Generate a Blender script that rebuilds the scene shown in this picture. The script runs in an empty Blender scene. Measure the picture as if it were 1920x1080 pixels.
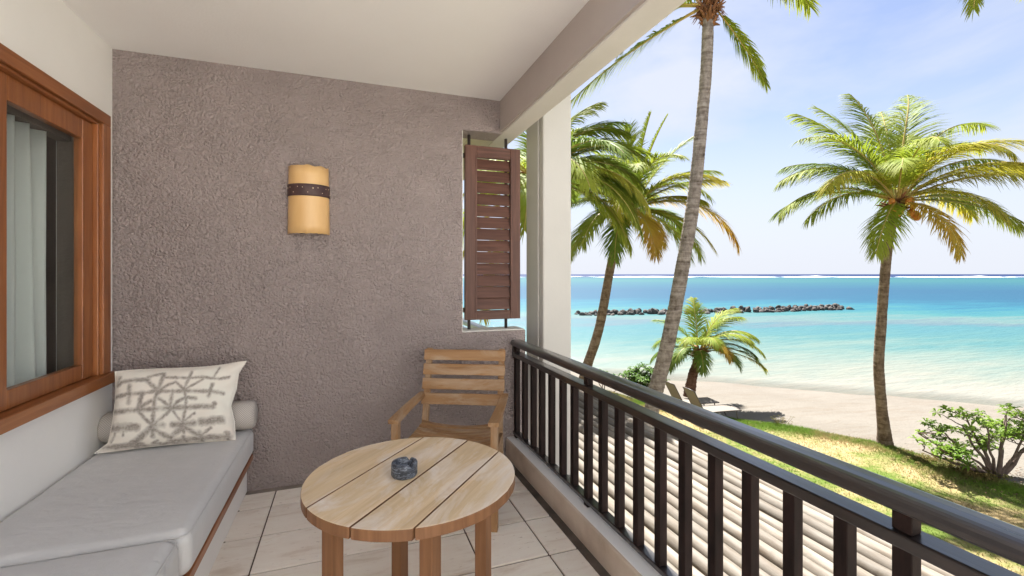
import bpy, bmesh, math, random
from mathutils import Vector, Matrix, noise
R = math.radians
sc = bpy.context.scene
col = sc.collection

# ------------------------------------------------------------------ camera
YAW = math.atan(310 / 860.0)
cam_data = bpy.data.cameras.new('camera')
cam = bpy.data.objects.new('camera', cam_data)
col.objects.link(cam)
cam.location = (0, 0, 1.5)
cam.rotation_euler = (R(90), 0, -YAW)
cam_data.sensor_width = 36
cam_data.lens = 860 / 1920 * 36
cam_data.shift_y = -26 / 1920
cam_data.clip_start = 0.05
cam_data.clip_end = 90000
sc.camera = cam

# ------------------------------------------------------------------ sky, sun, exposure
SUN_EL, SUN_AZ = 57, 72          # azimuth of the sun itself, degrees from +X
world = bpy.data.worlds.new('World')
sc.world = world
world.use_nodes = True
wn, wl = world.node_tree.nodes, world.node_tree.links
wn.clear()
sky = wn.new('ShaderNodeTexSky')
sky.sky_type = 'NISHITA'
sky.sun_disc = False
sky.sun_elevation = R(SUN_EL)
sky.sun_rotation = R(90 - SUN_AZ)
sky.air_density = 1.0
sky.dust_density = 0.4
sky.ozone_density = 1.0
tc = wn.new('ShaderNodeTexCoord')
mp = wn.new('ShaderNodeMapping'); mp.inputs['Scale'].default_value = (1.0, 1.0, 2.6)
n1 = wn.new('ShaderNodeTexNoise'); n1.inputs['Scale'].default_value = 1.9
n1.inputs['Detail'].default_value = 7; n1.inputs['Roughness'].default_value = 0.55; n1.inputs['Distortion'].default_value = 0.35
cr = wn.new('ShaderNodeValToRGB')
cr.color_ramp.elements[0].position = 0.38; cr.color_ramp.elements[0].color = (0.12, 0.12, 0.12, 1)
cr.color_ramp.elements[1].position = 0.62; cr.color_ramp.elements[1].color = (0.92, 0.92, 0.92, 1)
mixc = wn.new('ShaderNodeMix'); mixc.data_type = 'RGBA'
CLOUD = 4.95
mixc.inputs[7].default_value = (CLOUD * 0.86, CLOUD * 0.91, CLOUD * 1.02, 1)
bg = wn.new('ShaderNodeBackground'); bg.inputs['Strength'].default_value = 0.05
wo = wn.new('ShaderNodeOutputWorld')
wl.new(tc.outputs['Generated'], mp.inputs['Vector']); wl.new(mp.outputs[0], n1.inputs['Vector'])
sx = wn.new('ShaderNodeSeparateXYZ'); wl.new(tc.outputs['Generated'], sx.inputs[0])
hz = wn.new('ShaderNodeMapRange'); hz.interpolation_type = 'SMOOTHSTEP'      # thin haze thickens towards the horizon
hz.inputs['From Min'].default_value = 0.0; hz.inputs['From Max'].default_value = 0.42
hz.inputs['To Min'].default_value = 0.96; hz.inputs['To Max'].default_value = 0.0
wl.new(sx.outputs['Z'], hz.inputs['Value'])
mxm = wn.new('ShaderNodeMath'); mxm.operation = 'MAXIMUM'
wl.new(n1.outputs['Fac'], cr.inputs[0]); wl.new(cr.outputs[0], mxm.inputs[0]); wl.new(hz.outputs[0], mxm.inputs[1]); wl.new(mxm.outputs[0], mixc.inputs[0])
tint = wn.new('ShaderNodeMix'); tint.data_type = 'RGBA'; tint.blend_type = 'MULTIPLY'; tint.inputs[0].default_value = 1.0
tint.inputs[7].default_value = (0.95, 0.86, 0.91, 1)
wl.new(sky.outputs[0], tint.inputs[6]); wl.new(tint.outputs[2], mixc.inputs[6]); wl.new(mixc.outputs[2], bg.inputs[0]); wl.new(bg.outputs[0], wo.inputs[0])

sun_data = bpy.data.lights.new('sun', 'SUN')
sun_data.energy = 5.0
sun_data.angle = R(0.6)
sun_data.color = (1.0, 0.97, 0.925)
sun = bpy.data.objects.new('sun', sun_data)
col.objects.link(sun)
sdir = Vector((math.cos(R(SUN_EL)) * math.cos(R(SUN_AZ)), math.cos(R(SUN_EL)) * math.sin(R(SUN_AZ)), math.sin(R(SUN_EL))))
sun.rotation_euler = sdir.to_track_quat('Z', 'Y').to_euler()
sun.location = (0, -20, 40)

vs = sc.view_settings
vs.view_transform = 'Standard'
vs.look = 'None'
vs.exposure = 1.97
vs.gamma = 1
vs.use_curve_mapping = False
sc.render.engine = 'CYCLES'
cy = sc.cycles
cy.use_denoising = True
cy.max_bounces = 10
cy.diffuse_bounces = 7
cy.glossy_bounces = 4
cy.transmission_bounces = 6
cy.transparent_max_bounces = 12
cy.caustics_reflective = False
cy.caustics_refractive = False
cy.sample_clamp_indirect = 6

# ------------------------------------------------------------------ materials
def newmat(name):
    m = bpy.data.materials.new(name)
    m.use_nodes = True
    nt = m.node_tree
    b = nt.nodes['Principled BSDF']
    return m, nt, b

def c4(c):
    return (c[0], c[1], c[2], 1)

def coords(nt, scale=(1, 1, 1), rnd=True, world=False):
    """object (or world) coordinates, shifted per object so alike pieces differ"""
    N, L = nt.nodes, nt.links
    if world:
        g = N.new('ShaderNodeNewGeometry'); src = g.outputs['Position']
    else:
        t = N.new('ShaderNodeTexCoord'); src = t.outputs['Object']
    if rnd:
        oi = N.new('ShaderNodeObjectInfo')
        mu = N.new('ShaderNodeMath'); mu.operation = 'MULTIPLY'; mu.inputs[1].default_value = 37.0
        L.new(oi.outputs['Random'], mu.inputs[0])
        ad = N.new('ShaderNodeVectorMath'); ad.operation = 'ADD'
        L.new(src, ad.inputs[0]); L.new(mu.outputs[0], ad.inputs[1]); src = ad.outputs[0]
    m = N.new('ShaderNodeMapping'); m.inputs['Scale'].default_value = scale
    L.new(src, m.inputs['Vector'])
    return m.outputs[0]

def noisef(nt, vec, scale, detail=4, rough=0.55, dist=0.0):
    n = nt.nodes.new('ShaderNodeTexNoise')
    n.inputs['Scale'].default_value = scale; n.inputs['Detail'].default_value = detail
    n.inputs['Roughness'].default_value = rough; n.inputs['Distortion'].default_value = dist
    nt.links.new(vec, n.inputs['Vector'])
    return n.outputs['Fac']

def ramp(nt, fac, stops, interp='LINEAR'):
    r = nt.nodes.new('ShaderNodeValToRGB')
    e = r.color_ramp.elements
    r.color_ramp.interpolation = interp
    e[0].position, e[0].color = stops[0][0], c4(stops[0][1])
    e[1].position, e[1].color = stops[-1][0], c4(stops[-1][1])
    for p, c in stops[1:-1]:
        k = e.new(p); k.color = c4(c)
    nt.links.new(fac, r.inputs[0])
    return r.outputs[0]

def mixrgb(nt, fac, a, b, mode='MIX'):
    m = nt.nodes.new('ShaderNodeMix'); m.data_type = 'RGBA'; m.blend_type = mode
    for sock, v in ((m.inputs[0], fac), (m.inputs[6], a), (m.inputs[7], b)):
        if isinstance(v, (int, float)): sock.default_value = v
        elif isinstance(v, tuple): sock.default_value = c4(v)
        else: nt.links.new(v, sock)
    return m.outputs[2]

def math2(nt, op, a, b=None, clamp=False):
    m = nt.nodes.new('ShaderNodeMath'); m.operation = op; m.use_clamp = clamp
    for i, v in enumerate((a, b)):
        if v is None: continue
        if isinstance(v, (int, float)): m.inputs[i].default_value = v
        else: nt.links.new(v, m.inputs[i])
    return m.outputs[0]

def bump(nt, b, h, strength, dist):
    n = nt.nodes.new('ShaderNodeBump'); n.inputs['Strength'].default_value = strength; n.inputs['Distance'].default_value = dist
    nt.links.new(h, n.inputs['Height']); nt.links.new(n.outputs[0], b.inputs['Normal'])

def m_plain(name, c1, c2=None, scale=6, rough=0.6, bscale=60, bstr=0.2, bdist=0.003, spec=0.3, stretch=(1, 1, 1), rnd=True, pos=(0.3, 0.7)):
    m, nt, b = newmat(name)
    v = coords(nt, stretch, rnd)
    if c2 is None: c2 = tuple(x * 0.85 for x in c1)
    nt.links.new(ramp(nt, noisef(nt, v, scale, 6, 0.6), [(pos[0], c1), (pos[1], c2)]), b.inputs['Base Color'])
    b.inputs['Roughness'].default_value = rough
    b.inputs['Specular IOR Level'].default_value = spec
    if bstr: bump(nt, b, noisef(nt, v, bscale, 5, 0.6), bstr, bdist)
    return m

def m_wood(name, dark, mid, light, axis, rough=0.55, spec=0.3, grain=1.0, grey=None, coat=0.0):
    """long-grained wood, grain along the given axis"""
    m, nt, b = newmat(name)
    s = [28 * grain] * 3; s[axis] = 1.6 * grain
    v = coords(nt, tuple(s))
    s2 = [5 * grain] * 3; s2[axis] = 0.8 * grain
    v2 = coords(nt, tuple(s2))
    f = noisef(nt, v, 1.0, 8, 0.65, 0.6)
    cl = ramp(nt, f, [(0.28, dark), (0.5, mid), (0.74, light)])
    cl = mixrgb(nt, ramp(nt, noisef(nt, v2, 1.3, 4, 0.6, 0.4), [(0.35, (0, 0, 0)), (0.7, (0.75, 0.75, 0.75))]), cl, tuple(x * 0.72 for x in mid))
    if grey:
        v3 = coords(nt, tuple(9 if i != axis else 3.0 for i in range(3)))
        cl = mixrgb(nt, ramp(nt, noisef(nt, v3, 0.9, 7, 0.68, 0.8), [(0.46, (0, 0, 0)), (0.66, (0.8, 0.8, 0.8))]), cl, grey)
    nt.links.new(cl, b.inputs['Base Color'])
    b.inputs['Roughness'].default_value = rough
    b.inputs['Specular IOR Level'].default_value = spec
    b.inputs['Coat Weight'].default_value = coat
    b.inputs['Coat Roughness'].default_value = 0.25
    bump(nt, b, f, 0.25, 0.0015)
    return m

def m_stucco(name, ca, cb):
    """worm-cast render: smooth trowelled patches between crusty ones"""
    m, nt, b = newmat(name)
    v = coords(nt, (1, 1, 1), False, world=True)
    wx = nt.nodes.new('ShaderNodeTexNoise'); wx.inputs['Scale'].default_value = 24; wx.inputs['Detail'].default_value = 2
    nt.links.new(v, wx.inputs['Vector'])
    ad = nt.nodes.new('ShaderNodeVectorMath'); ad.operation = 'MULTIPLY_ADD'
    ad.inputs[1].default_value = (0.035, 0.035, 0.035)
    nt.links.new(wx.outputs['Color'], ad.inputs[0]); nt.links.new(v, ad.inputs[2])
    vo = nt.nodes.new('ShaderNodeTexVoronoi'); vo.feature = 'SMOOTH_F1'; vo.inputs['Scale'].default_value = 58
    vo.inputs['Smoothness'].default_value = 0.5
    nt.links.new(ad.outputs[0], vo.inputs['Vector'])
    fine = noisef(nt, ad.outputs[0], 105, 3, 0.6)
    big = ramp(nt, noisef(nt, v, 4.2, 4, 0.65), [(0.34, (0.72, 0.72, 0.72)), (0.58, (1, 1, 1))])
    h = math2(nt, 'ADD', math2(nt, 'MULTIPLY', vo.outputs['Distance'], -1.0), math2(nt, 'MULTIPLY', fine, 0.9))
    h = math2(nt, 'MULTIPLY', math2(nt, 'SUBTRACT', h, 0.12), big)
    bump(nt, b, h, 1.0, 0.024)
    cl = ramp(nt, noisef(nt, v, 1.7, 5, 0.6), [(0.3, ca), (0.7, cb)])
    nt.links.new(cl, b.inputs['Base Color'])
    b.inputs['Roughness'].default_value = 0.85
    b.inputs['Specular IOR Level'].default_value = 0.25
    return m

def m_leaf(name, c1, c2, trans=0.4, tip=None, rough=0.62):
    m, nt, b = newmat(name)
    N, L = nt.nodes, nt.links
    v = coords(nt, (1, 1, 1))
    cl = ramp(nt, noisef(nt, v, 1.6, 4, 0.6), [(0.3, c1), (0.7, c2)])
    if tip:
        at = N.new('ShaderNodeAttribute'); at.attribute_name = 'along'
        f = math2(nt, 'MULTIPLY', math2(nt, 'SUBTRACT', at.outputs['Fac'], 0.45), 1.6, True)
        f = math2(nt, 'MULTIPLY', f, noisef(nt, v, 3.0, 3, 0.6))
        cl = mixrgb(nt, f, cl, tip)
    L.new(cl, b.inputs['Base Color'])
    b.inputs['Roughness'].default_value = rough
    b.inputs['Specular IOR Level'].default_value = 0.12
    t = N.new('ShaderNodeBsdfTranslucent'); L.new(cl, t.inputs[0])
    mx = N.new('ShaderNodeMixShader'); mx.inputs[0].default_value = trans
    L.new(b.outputs[0], mx.inputs[1]); L.new(t.outputs[0], mx.inputs[2])
    L.new(mx.outputs[0], N['Material Output'].inputs[0])
    return m

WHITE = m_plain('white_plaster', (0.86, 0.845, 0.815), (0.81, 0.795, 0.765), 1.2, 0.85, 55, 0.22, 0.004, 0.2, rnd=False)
CEIL = m_plain('ceiling_plaster', (0.87, 0.86, 0.845), (0.83, 0.815, 0.795), 0.7, 0.9, 75, 0.35, 0.004, 0.15, rnd=False)
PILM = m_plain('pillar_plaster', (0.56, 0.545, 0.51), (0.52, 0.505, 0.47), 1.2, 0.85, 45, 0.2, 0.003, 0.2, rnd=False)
BEAM_SHADE = m_plain('shaded_beam_plaster', (0.46, 0.40, 0.365), (0.41, 0.355, 0.325), 1.4, 0.85, 50, 0.2, 0.003, 0.2, rnd=False)  # the beam's plaster with the shade of its inner face put into the colour
CREAM = m_plain('cream_plaster', (0.69, 0.665, 0.615), (0.62, 0.595, 0.545), 1.6, 0.85, 40, 0.2, 0.004, 0.2, rnd=False)
STUCCO = m_stucco('taupe_stucco', (0.385, 0.322, 0.305), (0.362, 0.302, 0.286))
GROUT = m_plain('tile_grout', (0.13, 0.085, 0.065), (0.09, 0.06, 0.05), 14, 0.95, 90, 0.3)
BORDER = m_plain('floor_border_cement', (0.33, 0.27, 0.225), (0.22, 0.18, 0.15), 9, 0.9, 60, 0.3)
GUTTER = m_plain('stained_gutter', (0.16, 0.125, 0.10), (0.045, 0.04, 0.035), 5, 0.9, 60, 0.3)
KERBM = m_plain('kerb_plaster', (0.62, 0.52, 0.43), (0.40, 0.31, 0.24), 3.0, 0.85, 45, 0.3, 0.004, 0.2, rnd=False, pos=(0.42, 0.78))

BOUNCE = m_plain('bounce_deck_paving', (0.80, 0.79, 0.775), (0.74, 0.73, 0.71), 1.5, 0.8, 30, 0.2)  # only for the added bounce deck

def m_tile():
    m, nt, b = newmat('travertine_tile')
    v = coords(nt, (2.0, 7.5, 1))
    f = noisef(nt, v, 1.5, 8, 0.66, 0.6)
    cl = ramp(nt, f, [(0.28, (0.68, 0.57, 0.46)), (0.46, (0.85, 0.77, 0.675)), (0.62, (0.89, 0.825, 0.735)), (0.8, (0.76, 0.65, 0.52))])
    v2 = coords(nt, (14, 38, 1))
    pits = ramp(nt, noisef(nt, v2, 1.4, 4, 0.7), [(0.63, (0, 0, 0)), (0.70, (1, 1, 1))])
    pz = mixrgb(nt, noisef(nt, coords(nt, (3, 3, 1)), 1.4, 2), (0, 0, 0), pits)
    cl = mixrgb(nt, pz, cl, (0.36, 0.25, 0.18))
    oi = nt.nodes.new('ShaderNodeObjectInfo')
    hue = nt.nodes.new('ShaderNodeHueSaturation')
    va = math2(nt, 'ADD', math2(nt, 'MULTIPLY', oi.outputs['Random'], 0.14), 0.92)
    nt.links.new(va, hue.inputs['Value']); nt.links.new(cl, hue.inputs['Color'])
    nt.links.new(hue.outputs[0], b.inputs['Base Color'])
    b.inputs['Roughness'].default_value = 0.55; b.inputs['Specular IOR Level'].default_value = 0.35
    bump(nt, b, pits, -0.4, 0.002)
    return m
TILE = m_tile()

RED_X = [m_wood('varnished_window_wood_%s' % 'xyz'[a], (0.16, 0.047, 0.013), (0.31, 0.105, 0.030), (0.44, 0.175, 0.058), a, 0.38, 0.4, coat=0.25) for a in range(3)]
TEAK = [m_wood('teak_%s' % 'xyz'[a], (0.22, 0.112, 0.048), (0.35, 0.195, 0.09), (0.47, 0.28, 0.14), a, 0.6, 0.25, grey=(0.43, 0.32, 0.22)) for a in range(3)]
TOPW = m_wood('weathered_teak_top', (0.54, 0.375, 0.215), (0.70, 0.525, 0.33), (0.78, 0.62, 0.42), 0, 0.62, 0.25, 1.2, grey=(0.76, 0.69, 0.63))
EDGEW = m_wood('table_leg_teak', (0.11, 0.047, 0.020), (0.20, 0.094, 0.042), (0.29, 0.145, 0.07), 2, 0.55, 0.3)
SHUT = [m_wood('shutter_wood_%s' % 'xyz'[a], (0.055, 0.024, 0.017), (0.115, 0.052, 0.036), (0.19, 0.092, 0.062), a, 0.5, 0.3) for a in range(3)]
def m_rail():
    m, nt, b = newmat('dark_stained_rail')
    v = coords(nt, (30, 2.2, 30))
    f = noisef(nt, v, 1.0, 7, 0.65, 0.5)
    nt.links.new(ramp(nt, f, [(0.3, (0.007, 0.005, 0.005)), (0.55, (0.015, 0.010, 0.009)), (0.82, (0.036, 0.021, 0.018))]), b.inputs['Base Color'])
    nt.links.new(ramp(nt, f, [(0.3, (0.26, 0.26, 0.26)), (0.75, (0.5, 0.5, 0.5))]), b.inputs['Roughness'])
    b.inputs['Specular IOR Level'].default_value = 0.4
    b.inputs['Coat Weight'].default_value = 0.7; b.inputs['Coat Roughness'].default_value = 0.2; b.inputs['Coat IOR'].default_value = 1.75
    bump(nt, b, f, 0.3, 0.002)
    return m
RAIL = m_rail()
BARM = m_plain('dark_stained_bar', (0.010, 0.007, 0.006), (0.028, 0.016, 0.014), 3, 0.6, 60, 0.3, 0.002, 0.12, stretch=(10, 10, 2))
IRON = m_plain('dark_iron', (0.035, 0.03, 0.028), (0.06, 0.045, 0.04), 20, 0.5, 80, 0.2, 0.001, 0.5)

def m_fabric(name, c1, c2, weave=900, rough=0.9):
    m, nt, b = newmat(name)
    v = coords(nt, (1, 1, 1), False)
    cl = ramp(nt, noisef(nt, v, 3.5, 5, 0.65), [(0.3, c1), (0.7, c2)])
    nt.links.new(cl, b.inputs['Base Color'])
    b.inputs['Roughness'].default_value = rough; b.inputs['Specular IOR Level'].default_value = 0.15
    b.inputs['Sheen Weight'].default_value = 0.15
    h = math2(nt, 'ADD', math2(nt, 'MULTIPLY', noisef(nt, v, weave, 2), 0.15), math2(nt, 'MULTIPLY', noisef(nt, coords(nt, (1.0, 2.6, 1.0), False), 5, 5, 0.62, 0.9), 1.6))
    bump(nt, b, h, 0.45, 0.010)
    return m
SEATM = m_fabric('grey_outdoor_fabric', (0.62, 0.615, 0.61), (0.56, 0.555, 0.55))

def m_bolster():
    m, nt, b = newmat('basket_weave_fabric')
    v = coords(nt, (1, 1, 1), False)
    t = nt.nodes.new('ShaderNodeSeparateXYZ'); nt.links.new(v, t.inputs[0])
    ang = math2(nt, 'ARCTAN2', t.outputs['Z'], t.outputs['Y'])
    a = math2(nt, 'SINE', math2(nt, 'MULTIPLY', t.outputs['X'], 480.0))
    c = math2(nt, 'SINE', math2(nt, 'MULTIPLY', ang, 46.0))
    r = math2(nt, 'SINE', math2(nt, 'MULTIPLY', t.outputs['Z'], 480.0))
    k = math2(nt, 'MAXIMUM', math2(nt, 'MULTIPLY', a, c), math2(nt, 'MULTIPLY', r, 0.0))
    cl = ramp(nt, math2(nt, 'ADD', math2(nt, 'MULTIPLY', k, 0.5), 0.5), [(0.35, (0.20, 0.17, 0.145)), (0.7, (0.60, 0.56, 0.52))])
    nt.links.new(cl, b.inputs['Base Color'])
    b.inputs['Roughness'].default_value = 0.95; b.inputs['Specular IOR Level'].default_value = 0.1
    bump(nt, b, k, 0.35, 0.003)
    return m
BOLST = m_bolster()

def m_print():
    m, nt, b = newmat('tie_dyed_cotton')
    at = nt.nodes.new('ShaderNodeAttribute'); at.attribute_name = 'dye'
    v = coords(nt, (1, 1, 1), False)
    base = ramp(nt, noisef(nt, v, 5, 4, 0.6), [(0.35, (0.72, 0.655, 0.585)), (0.65, (0.72, 0.70, 0.63))])
    f = math2(nt, 'MULTIPLY', at.outputs['Fac'], math2(nt, 'ADD', math2(nt, 'MULTIPLY', noisef(nt, v, 70, 4, 0.75), 1.5), 0.1), True)
    nt.links.new(mixrgb(nt, f, base, (0.25, 0.22, 0.195)), b.inputs['Base Color'])
    b.inputs['Roughness'].default_value = 0.9; b.inputs['Specular IOR Level'].default_value = 0.12
    bump(nt, b, noisef(nt, v, 26, 4, 0.6), 0.35, 0.008)
    return m
PRINT = m_print()

def m_glass():
    m, nt, b = newmat('window_glass')
    N, L = nt.nodes, nt.links
    g = N.new('ShaderNodeBsdfGlossy'); g.inputs['Roughness'].default_value = 0.02
    t = N.new('ShaderNodeBsdfTransparent'); t.inputs[0].default_value = (0.95, 0.97, 0.96, 1)
    fr = N.new('ShaderNodeLayerWeight'); fr.inputs['Blend'].default_value = 0.5
    f = math2(nt, 'ADD', math2(nt, 'MULTIPLY', math2(nt, 'POWER', fr.outputs['Facing'], 5.0), 0.5), 0.035, True)
    mx = N.new('ShaderNodeMixShader')
    L.new(f, mx.inputs[0]); L.new(t.outputs[0], mx.inputs[1]); L.new(g.outputs[0], mx.inputs[2])
    L.new(mx.outputs[0], N['Material Output'].inputs[0])
    return m
GLASS = m_glass()
CURT = m_leaf('sheer_curtain_cloth', (0.90, 0.91, 0.89), (0.84, 0.86, 0.84), 0.40, rough=0.9)
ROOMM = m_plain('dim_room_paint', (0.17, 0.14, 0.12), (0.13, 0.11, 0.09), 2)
SHADE = m_plain('parchment_shade', (0.70, 0.45, 0.20), (0.62, 0.37, 0.15), 3.5, 0.35, 30, 0.12, 0.002, 0.45, stretch=(3, 3, 0.7))
BAND = m_plain('dark_band', (0.055, 0.03, 0.03), (0.09, 0.05, 0.045), 18, 0.5, 60, 0.3)
STUD = m_plain('pale_stud', (0.55, 0.42, 0.28), None, 10, 0.4)
def m_ash():
    m, nt, b = newmat('carved_dark_stone')
    v = coords(nt, (1, 1, 3), False)
    f = noisef(nt, v, 32, 5, 0.6, 1.8)
    nt.links.new(ramp(nt, f, [(0.35, (0.02, 0.024, 0.032)), (0.52, (0.05, 0.06, 0.08)), (0.60, (0.20, 0.23, 0.28)), (0.68, (0.05, 0.06, 0.08))]), b.inputs['Base Color'])
    b.inputs['Roughness'].default_value = 0.42
    bump(nt, b, f, 0.3, 0.003)
    return m
ASH = m_ash()
POLE = m_plain('sunbleached_pole', (0.25, 0.225, 0.19), (0.135, 0.105, 0.075), 4, 0.7, 40, 0.25, 0.003, 0.25, stretch=(6, 0.9, 6))
nt_ = POLE.node_tree; oi_ = nt_.nodes.new('ShaderNodeObjectInfo'); hs_ = nt_.nodes.new('ShaderNodeHueSaturation')
bs_ = nt_.nodes['Principled BSDF']; lk_ = bs_.inputs['Base Color'].links[0]; src_ = lk_.from_socket
nt_.links.new(math2(nt_, 'ADD', math2(nt_, 'MULTIPLY', oi_.outputs['Random'], 0.5), 0.72), hs_.inputs['Value'])
st_ = ramp(nt_, noisef(nt_, coords(nt_, (5, 2.2, 5)), 1.3, 6, 0.7), [(0.56, (0, 0, 0)), (0.72, (0.7, 0.7, 0.7))])
nt_.links.new(mixrgb(nt_, st_, src_, (0.10, 0.075, 0.05)), hs_.inputs['Color']); nt_.links.new(hs_.outputs[0], bs_.inputs['Base Color'])
TIMBER = m_plain('pergola_rafter_timber', (0.16, 0.10, 0.06), (0.10, 0.06, 0.04), 5, 0.8)

def m_trunk(name, c1, c2, c3, ring):
    m, nt, b = newmat(name)
    v = coords(nt, (9, 9, 5.5))
    v2 = coords(nt, (2.2, 2.2, ring))
    f = noisef(nt, v, 1.4, 7, 0.7)
    g = noisef(nt, v2, 1.0, 4, 0.6, 0.5)
    h = math2(nt, 'ADD', f, g)
    nt.links.new(ramp(nt, math2(nt, 'MULTIPLY', h, 0.5), [(0.36, c1), (0.5, c2), (0.64, c3)]), b.inputs['Base Color'])
    b.inputs['Roughness'].default_value = 0.9; b.inputs['Specular IOR Level'].default_value = 0.15
    bump(nt, b, h, 0.9, 0.03)
    return m
TRUNK = m_trunk('grey_palm_bark', (0.10, 0.075, 0.06), (0.26, 0.215, 0.185), (0.42, 0.365, 0.325), 14)
TRUNKB = m_trunk('brown_palm_bark', (0.07, 0.045, 0.03), (0.17, 0.12, 0.085), (0.28, 0.215, 0.16), 12)
YTRUNK = m_trunk('shaggy_brown_bark', (0.05, 0.025, 0.015), (0.15, 0.075, 0.045), (0.26, 0.15, 0.10), 7)
BARK = m_plain('shrub_bark', (0.20, 0.15, 0.12), (0.09, 0.06, 0.05), 7, 0.9, 40, 0.4, 0.01)
FIBRE = m_plain('husk_fibre', (0.30, 0.13, 0.055), (0.14, 0.065, 0.03), 9, 0.9, 50, 0.4, 0.01)
COCO = m_plain('orange_coconut_husk', (0.55, 0.17, 0.03), (0.45, 0.22, 0.05), 5, 0.5, 30, 0.1)
GRN = m_leaf('green_frond', (0.20, 0.28, 0.028), (0.33, 0.37, 0.040), 0.38, tip=(0.30, 0.27, 0.05))
DGRN = m_leaf('dark_green_frond', (0.11, 0.19, 0.030), (0.20, 0.27, 0.036), 0.32, tip=(0.16, 0.19, 0.04))
YEL = m_leaf('yellowing_frond', (0.33, 0.36, 0.035), (0.46, 0.40, 0.045), 0.42, tip=(0.48, 0.33, 0.06))
GOLD = m_leaf('golden_frond', (0.46, 0.36, 0.045), (0.52, 0.31, 0.055), 0.40, tip=(0.34, 0.15, 0.05))
RACH = m_plain('frond_stalk', (0.34, 0.30, 0.07), (0.40, 0.26, 0.08), 3, 0.5, 20, 0.1)
SHRUB = m_leaf('glossy_shrub_leaf', (0.13, 0.24, 0.03), (0.25, 0.34, 0.05), 0.4, rough=0.5)
SHRUBD = m_leaf('dense_bush_leaf', (0.055, 0.135, 0.02), (0.13, 0.22, 0.03), 0.3, rough=0.4)
DRY = m_leaf('low_creeper_leaf', (0.10, 0.12, 0.03), (0.20, 0.14, 0.05), 0.25)
SLING = m_plain('grey_sling_mesh', (0.21, 0.18, 0.15), (0.17, 0.145, 0.12), 30, 0.8, 200, 0.3)
ALU = m_plain('bronze_frame', (0.07, 0.055, 0.045), (0.10, 0.08, 0.065), 10, 0.45, spec=0.5)
ROCK = m_plain('basalt_boulder', (0.14, 0.125, 0.112), (0.05, 0.045, 0.042), 1.1, 0.9, 5, 0.5, 0.12)

def m_sand():
    m, nt, b = newmat('coral_sand')
    v = coords(nt, (1, 1, 1), False, world=True)
    f = noisef(nt, v, 0.35, 7, 0.6)
    cl = ramp(nt, f, [(0.3, (0.146, 0.129, 0.107)), (0.7, (0.172, 0.155, 0.131))])
    sp = ramp(nt, noisef(nt, v, 5.5, 6, 0.75), [(0.60, (0, 0, 0)), (0.76, (0.55, 0.55, 0.55))])
    cl = mixrgb(nt, sp, cl, (0.11, 0.085, 0.065))
    mps = nt.nodes.new('ShaderNodeMapping'); mps.inputs['Rotation'].default_value = (0, 0, R(41)); mps.inputs['Scale'].default_value = (0.22, 1.5, 1)
    nt.links.new(v, mps.inputs['Vector'])
    wr = ramp(nt, noisef(nt, mps.outputs[0], 1.6, 7, 0.72, 0.5), [(0.50, (0, 0, 0)), (0.68, (0.6, 0.6, 0.6))])
    cl = mixrgb(nt, wr, cl, (0.135, 0.108, 0.082))
    nt.links.new(cl, b.inputs['Base Color'])
    b.inputs['Roughness'].default_value = 0.95; b.inputs['Specular IOR Level'].default_value = 0.1
    bump(nt, b, math2(nt, 'ADD', noisef(nt, v, 2.2, 6, 0.65), math2(nt, 'MULTIPLY', noisef(nt, v, 14, 4), 0.3)), 0.8, 0.10)
    return m
SAND = m_sand()
def lawn_mix(nt, c_green, c_straw):
    v = coords(nt, (1, 1, 1), False, world=True)
    f = noisef(nt, v, 0.62, 6, 0.66, 0.3)
    f2 = noisef(nt, v, 9.0, 4, 0.7)
    k = math2(nt, 'ADD', math2(nt, 'MULTIPLY', f, 0.8), math2(nt, 'MULTIPLY', f2, 0.2))
    k = ramp(nt, k, [(0.44, (0, 0, 0)), (0.57, (1, 1, 1))])
    return mixrgb(nt, k, c_green, c_straw), f2
def m_lawn():
    m, nt, b = newmat('lawn_thatch')
    cl, f2 = lawn_mix(nt, (0.10, 0.135, 0.030), (0.30, 0.225, 0.115))
    nt.links.new(cl, b.inputs['Base Color'])
    b.inputs['Roughness'].default_value = 0.95; b.inputs['Specular IOR Level'].default_value = 0.05
    bump(nt, b, f2, 0.7, 0.05)
    return m
LAWN = m_lawn()
def m_blade():
    m, nt, b = newmat('grass_blade')
    N, L = nt.nodes, nt.links
    cl, f2 = lawn_mix(nt, (0.145, 0.235, 0.032), (0.31, 0.245, 0.11))
    L.new(cl, b.inputs['Base Color'])
    b.inputs['Roughness'].default_value = 0.7; b.inputs['Specular IOR Level'].default_value = 0.15
    t = N.new('ShaderNodeBsdfTranslucent'); L.new(cl, t.inputs[0])
    mx = N.new('ShaderNodeMixShader'); mx.inputs[0].default_value = 0.3
    L.new(b.outputs[0], mx.inputs[1]); L.new(t.outputs[0], mx.inputs[2]); L.new(mx.outputs[0], N['Material Output'].inputs[0])
    return m
BLADE = m_blade()

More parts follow.
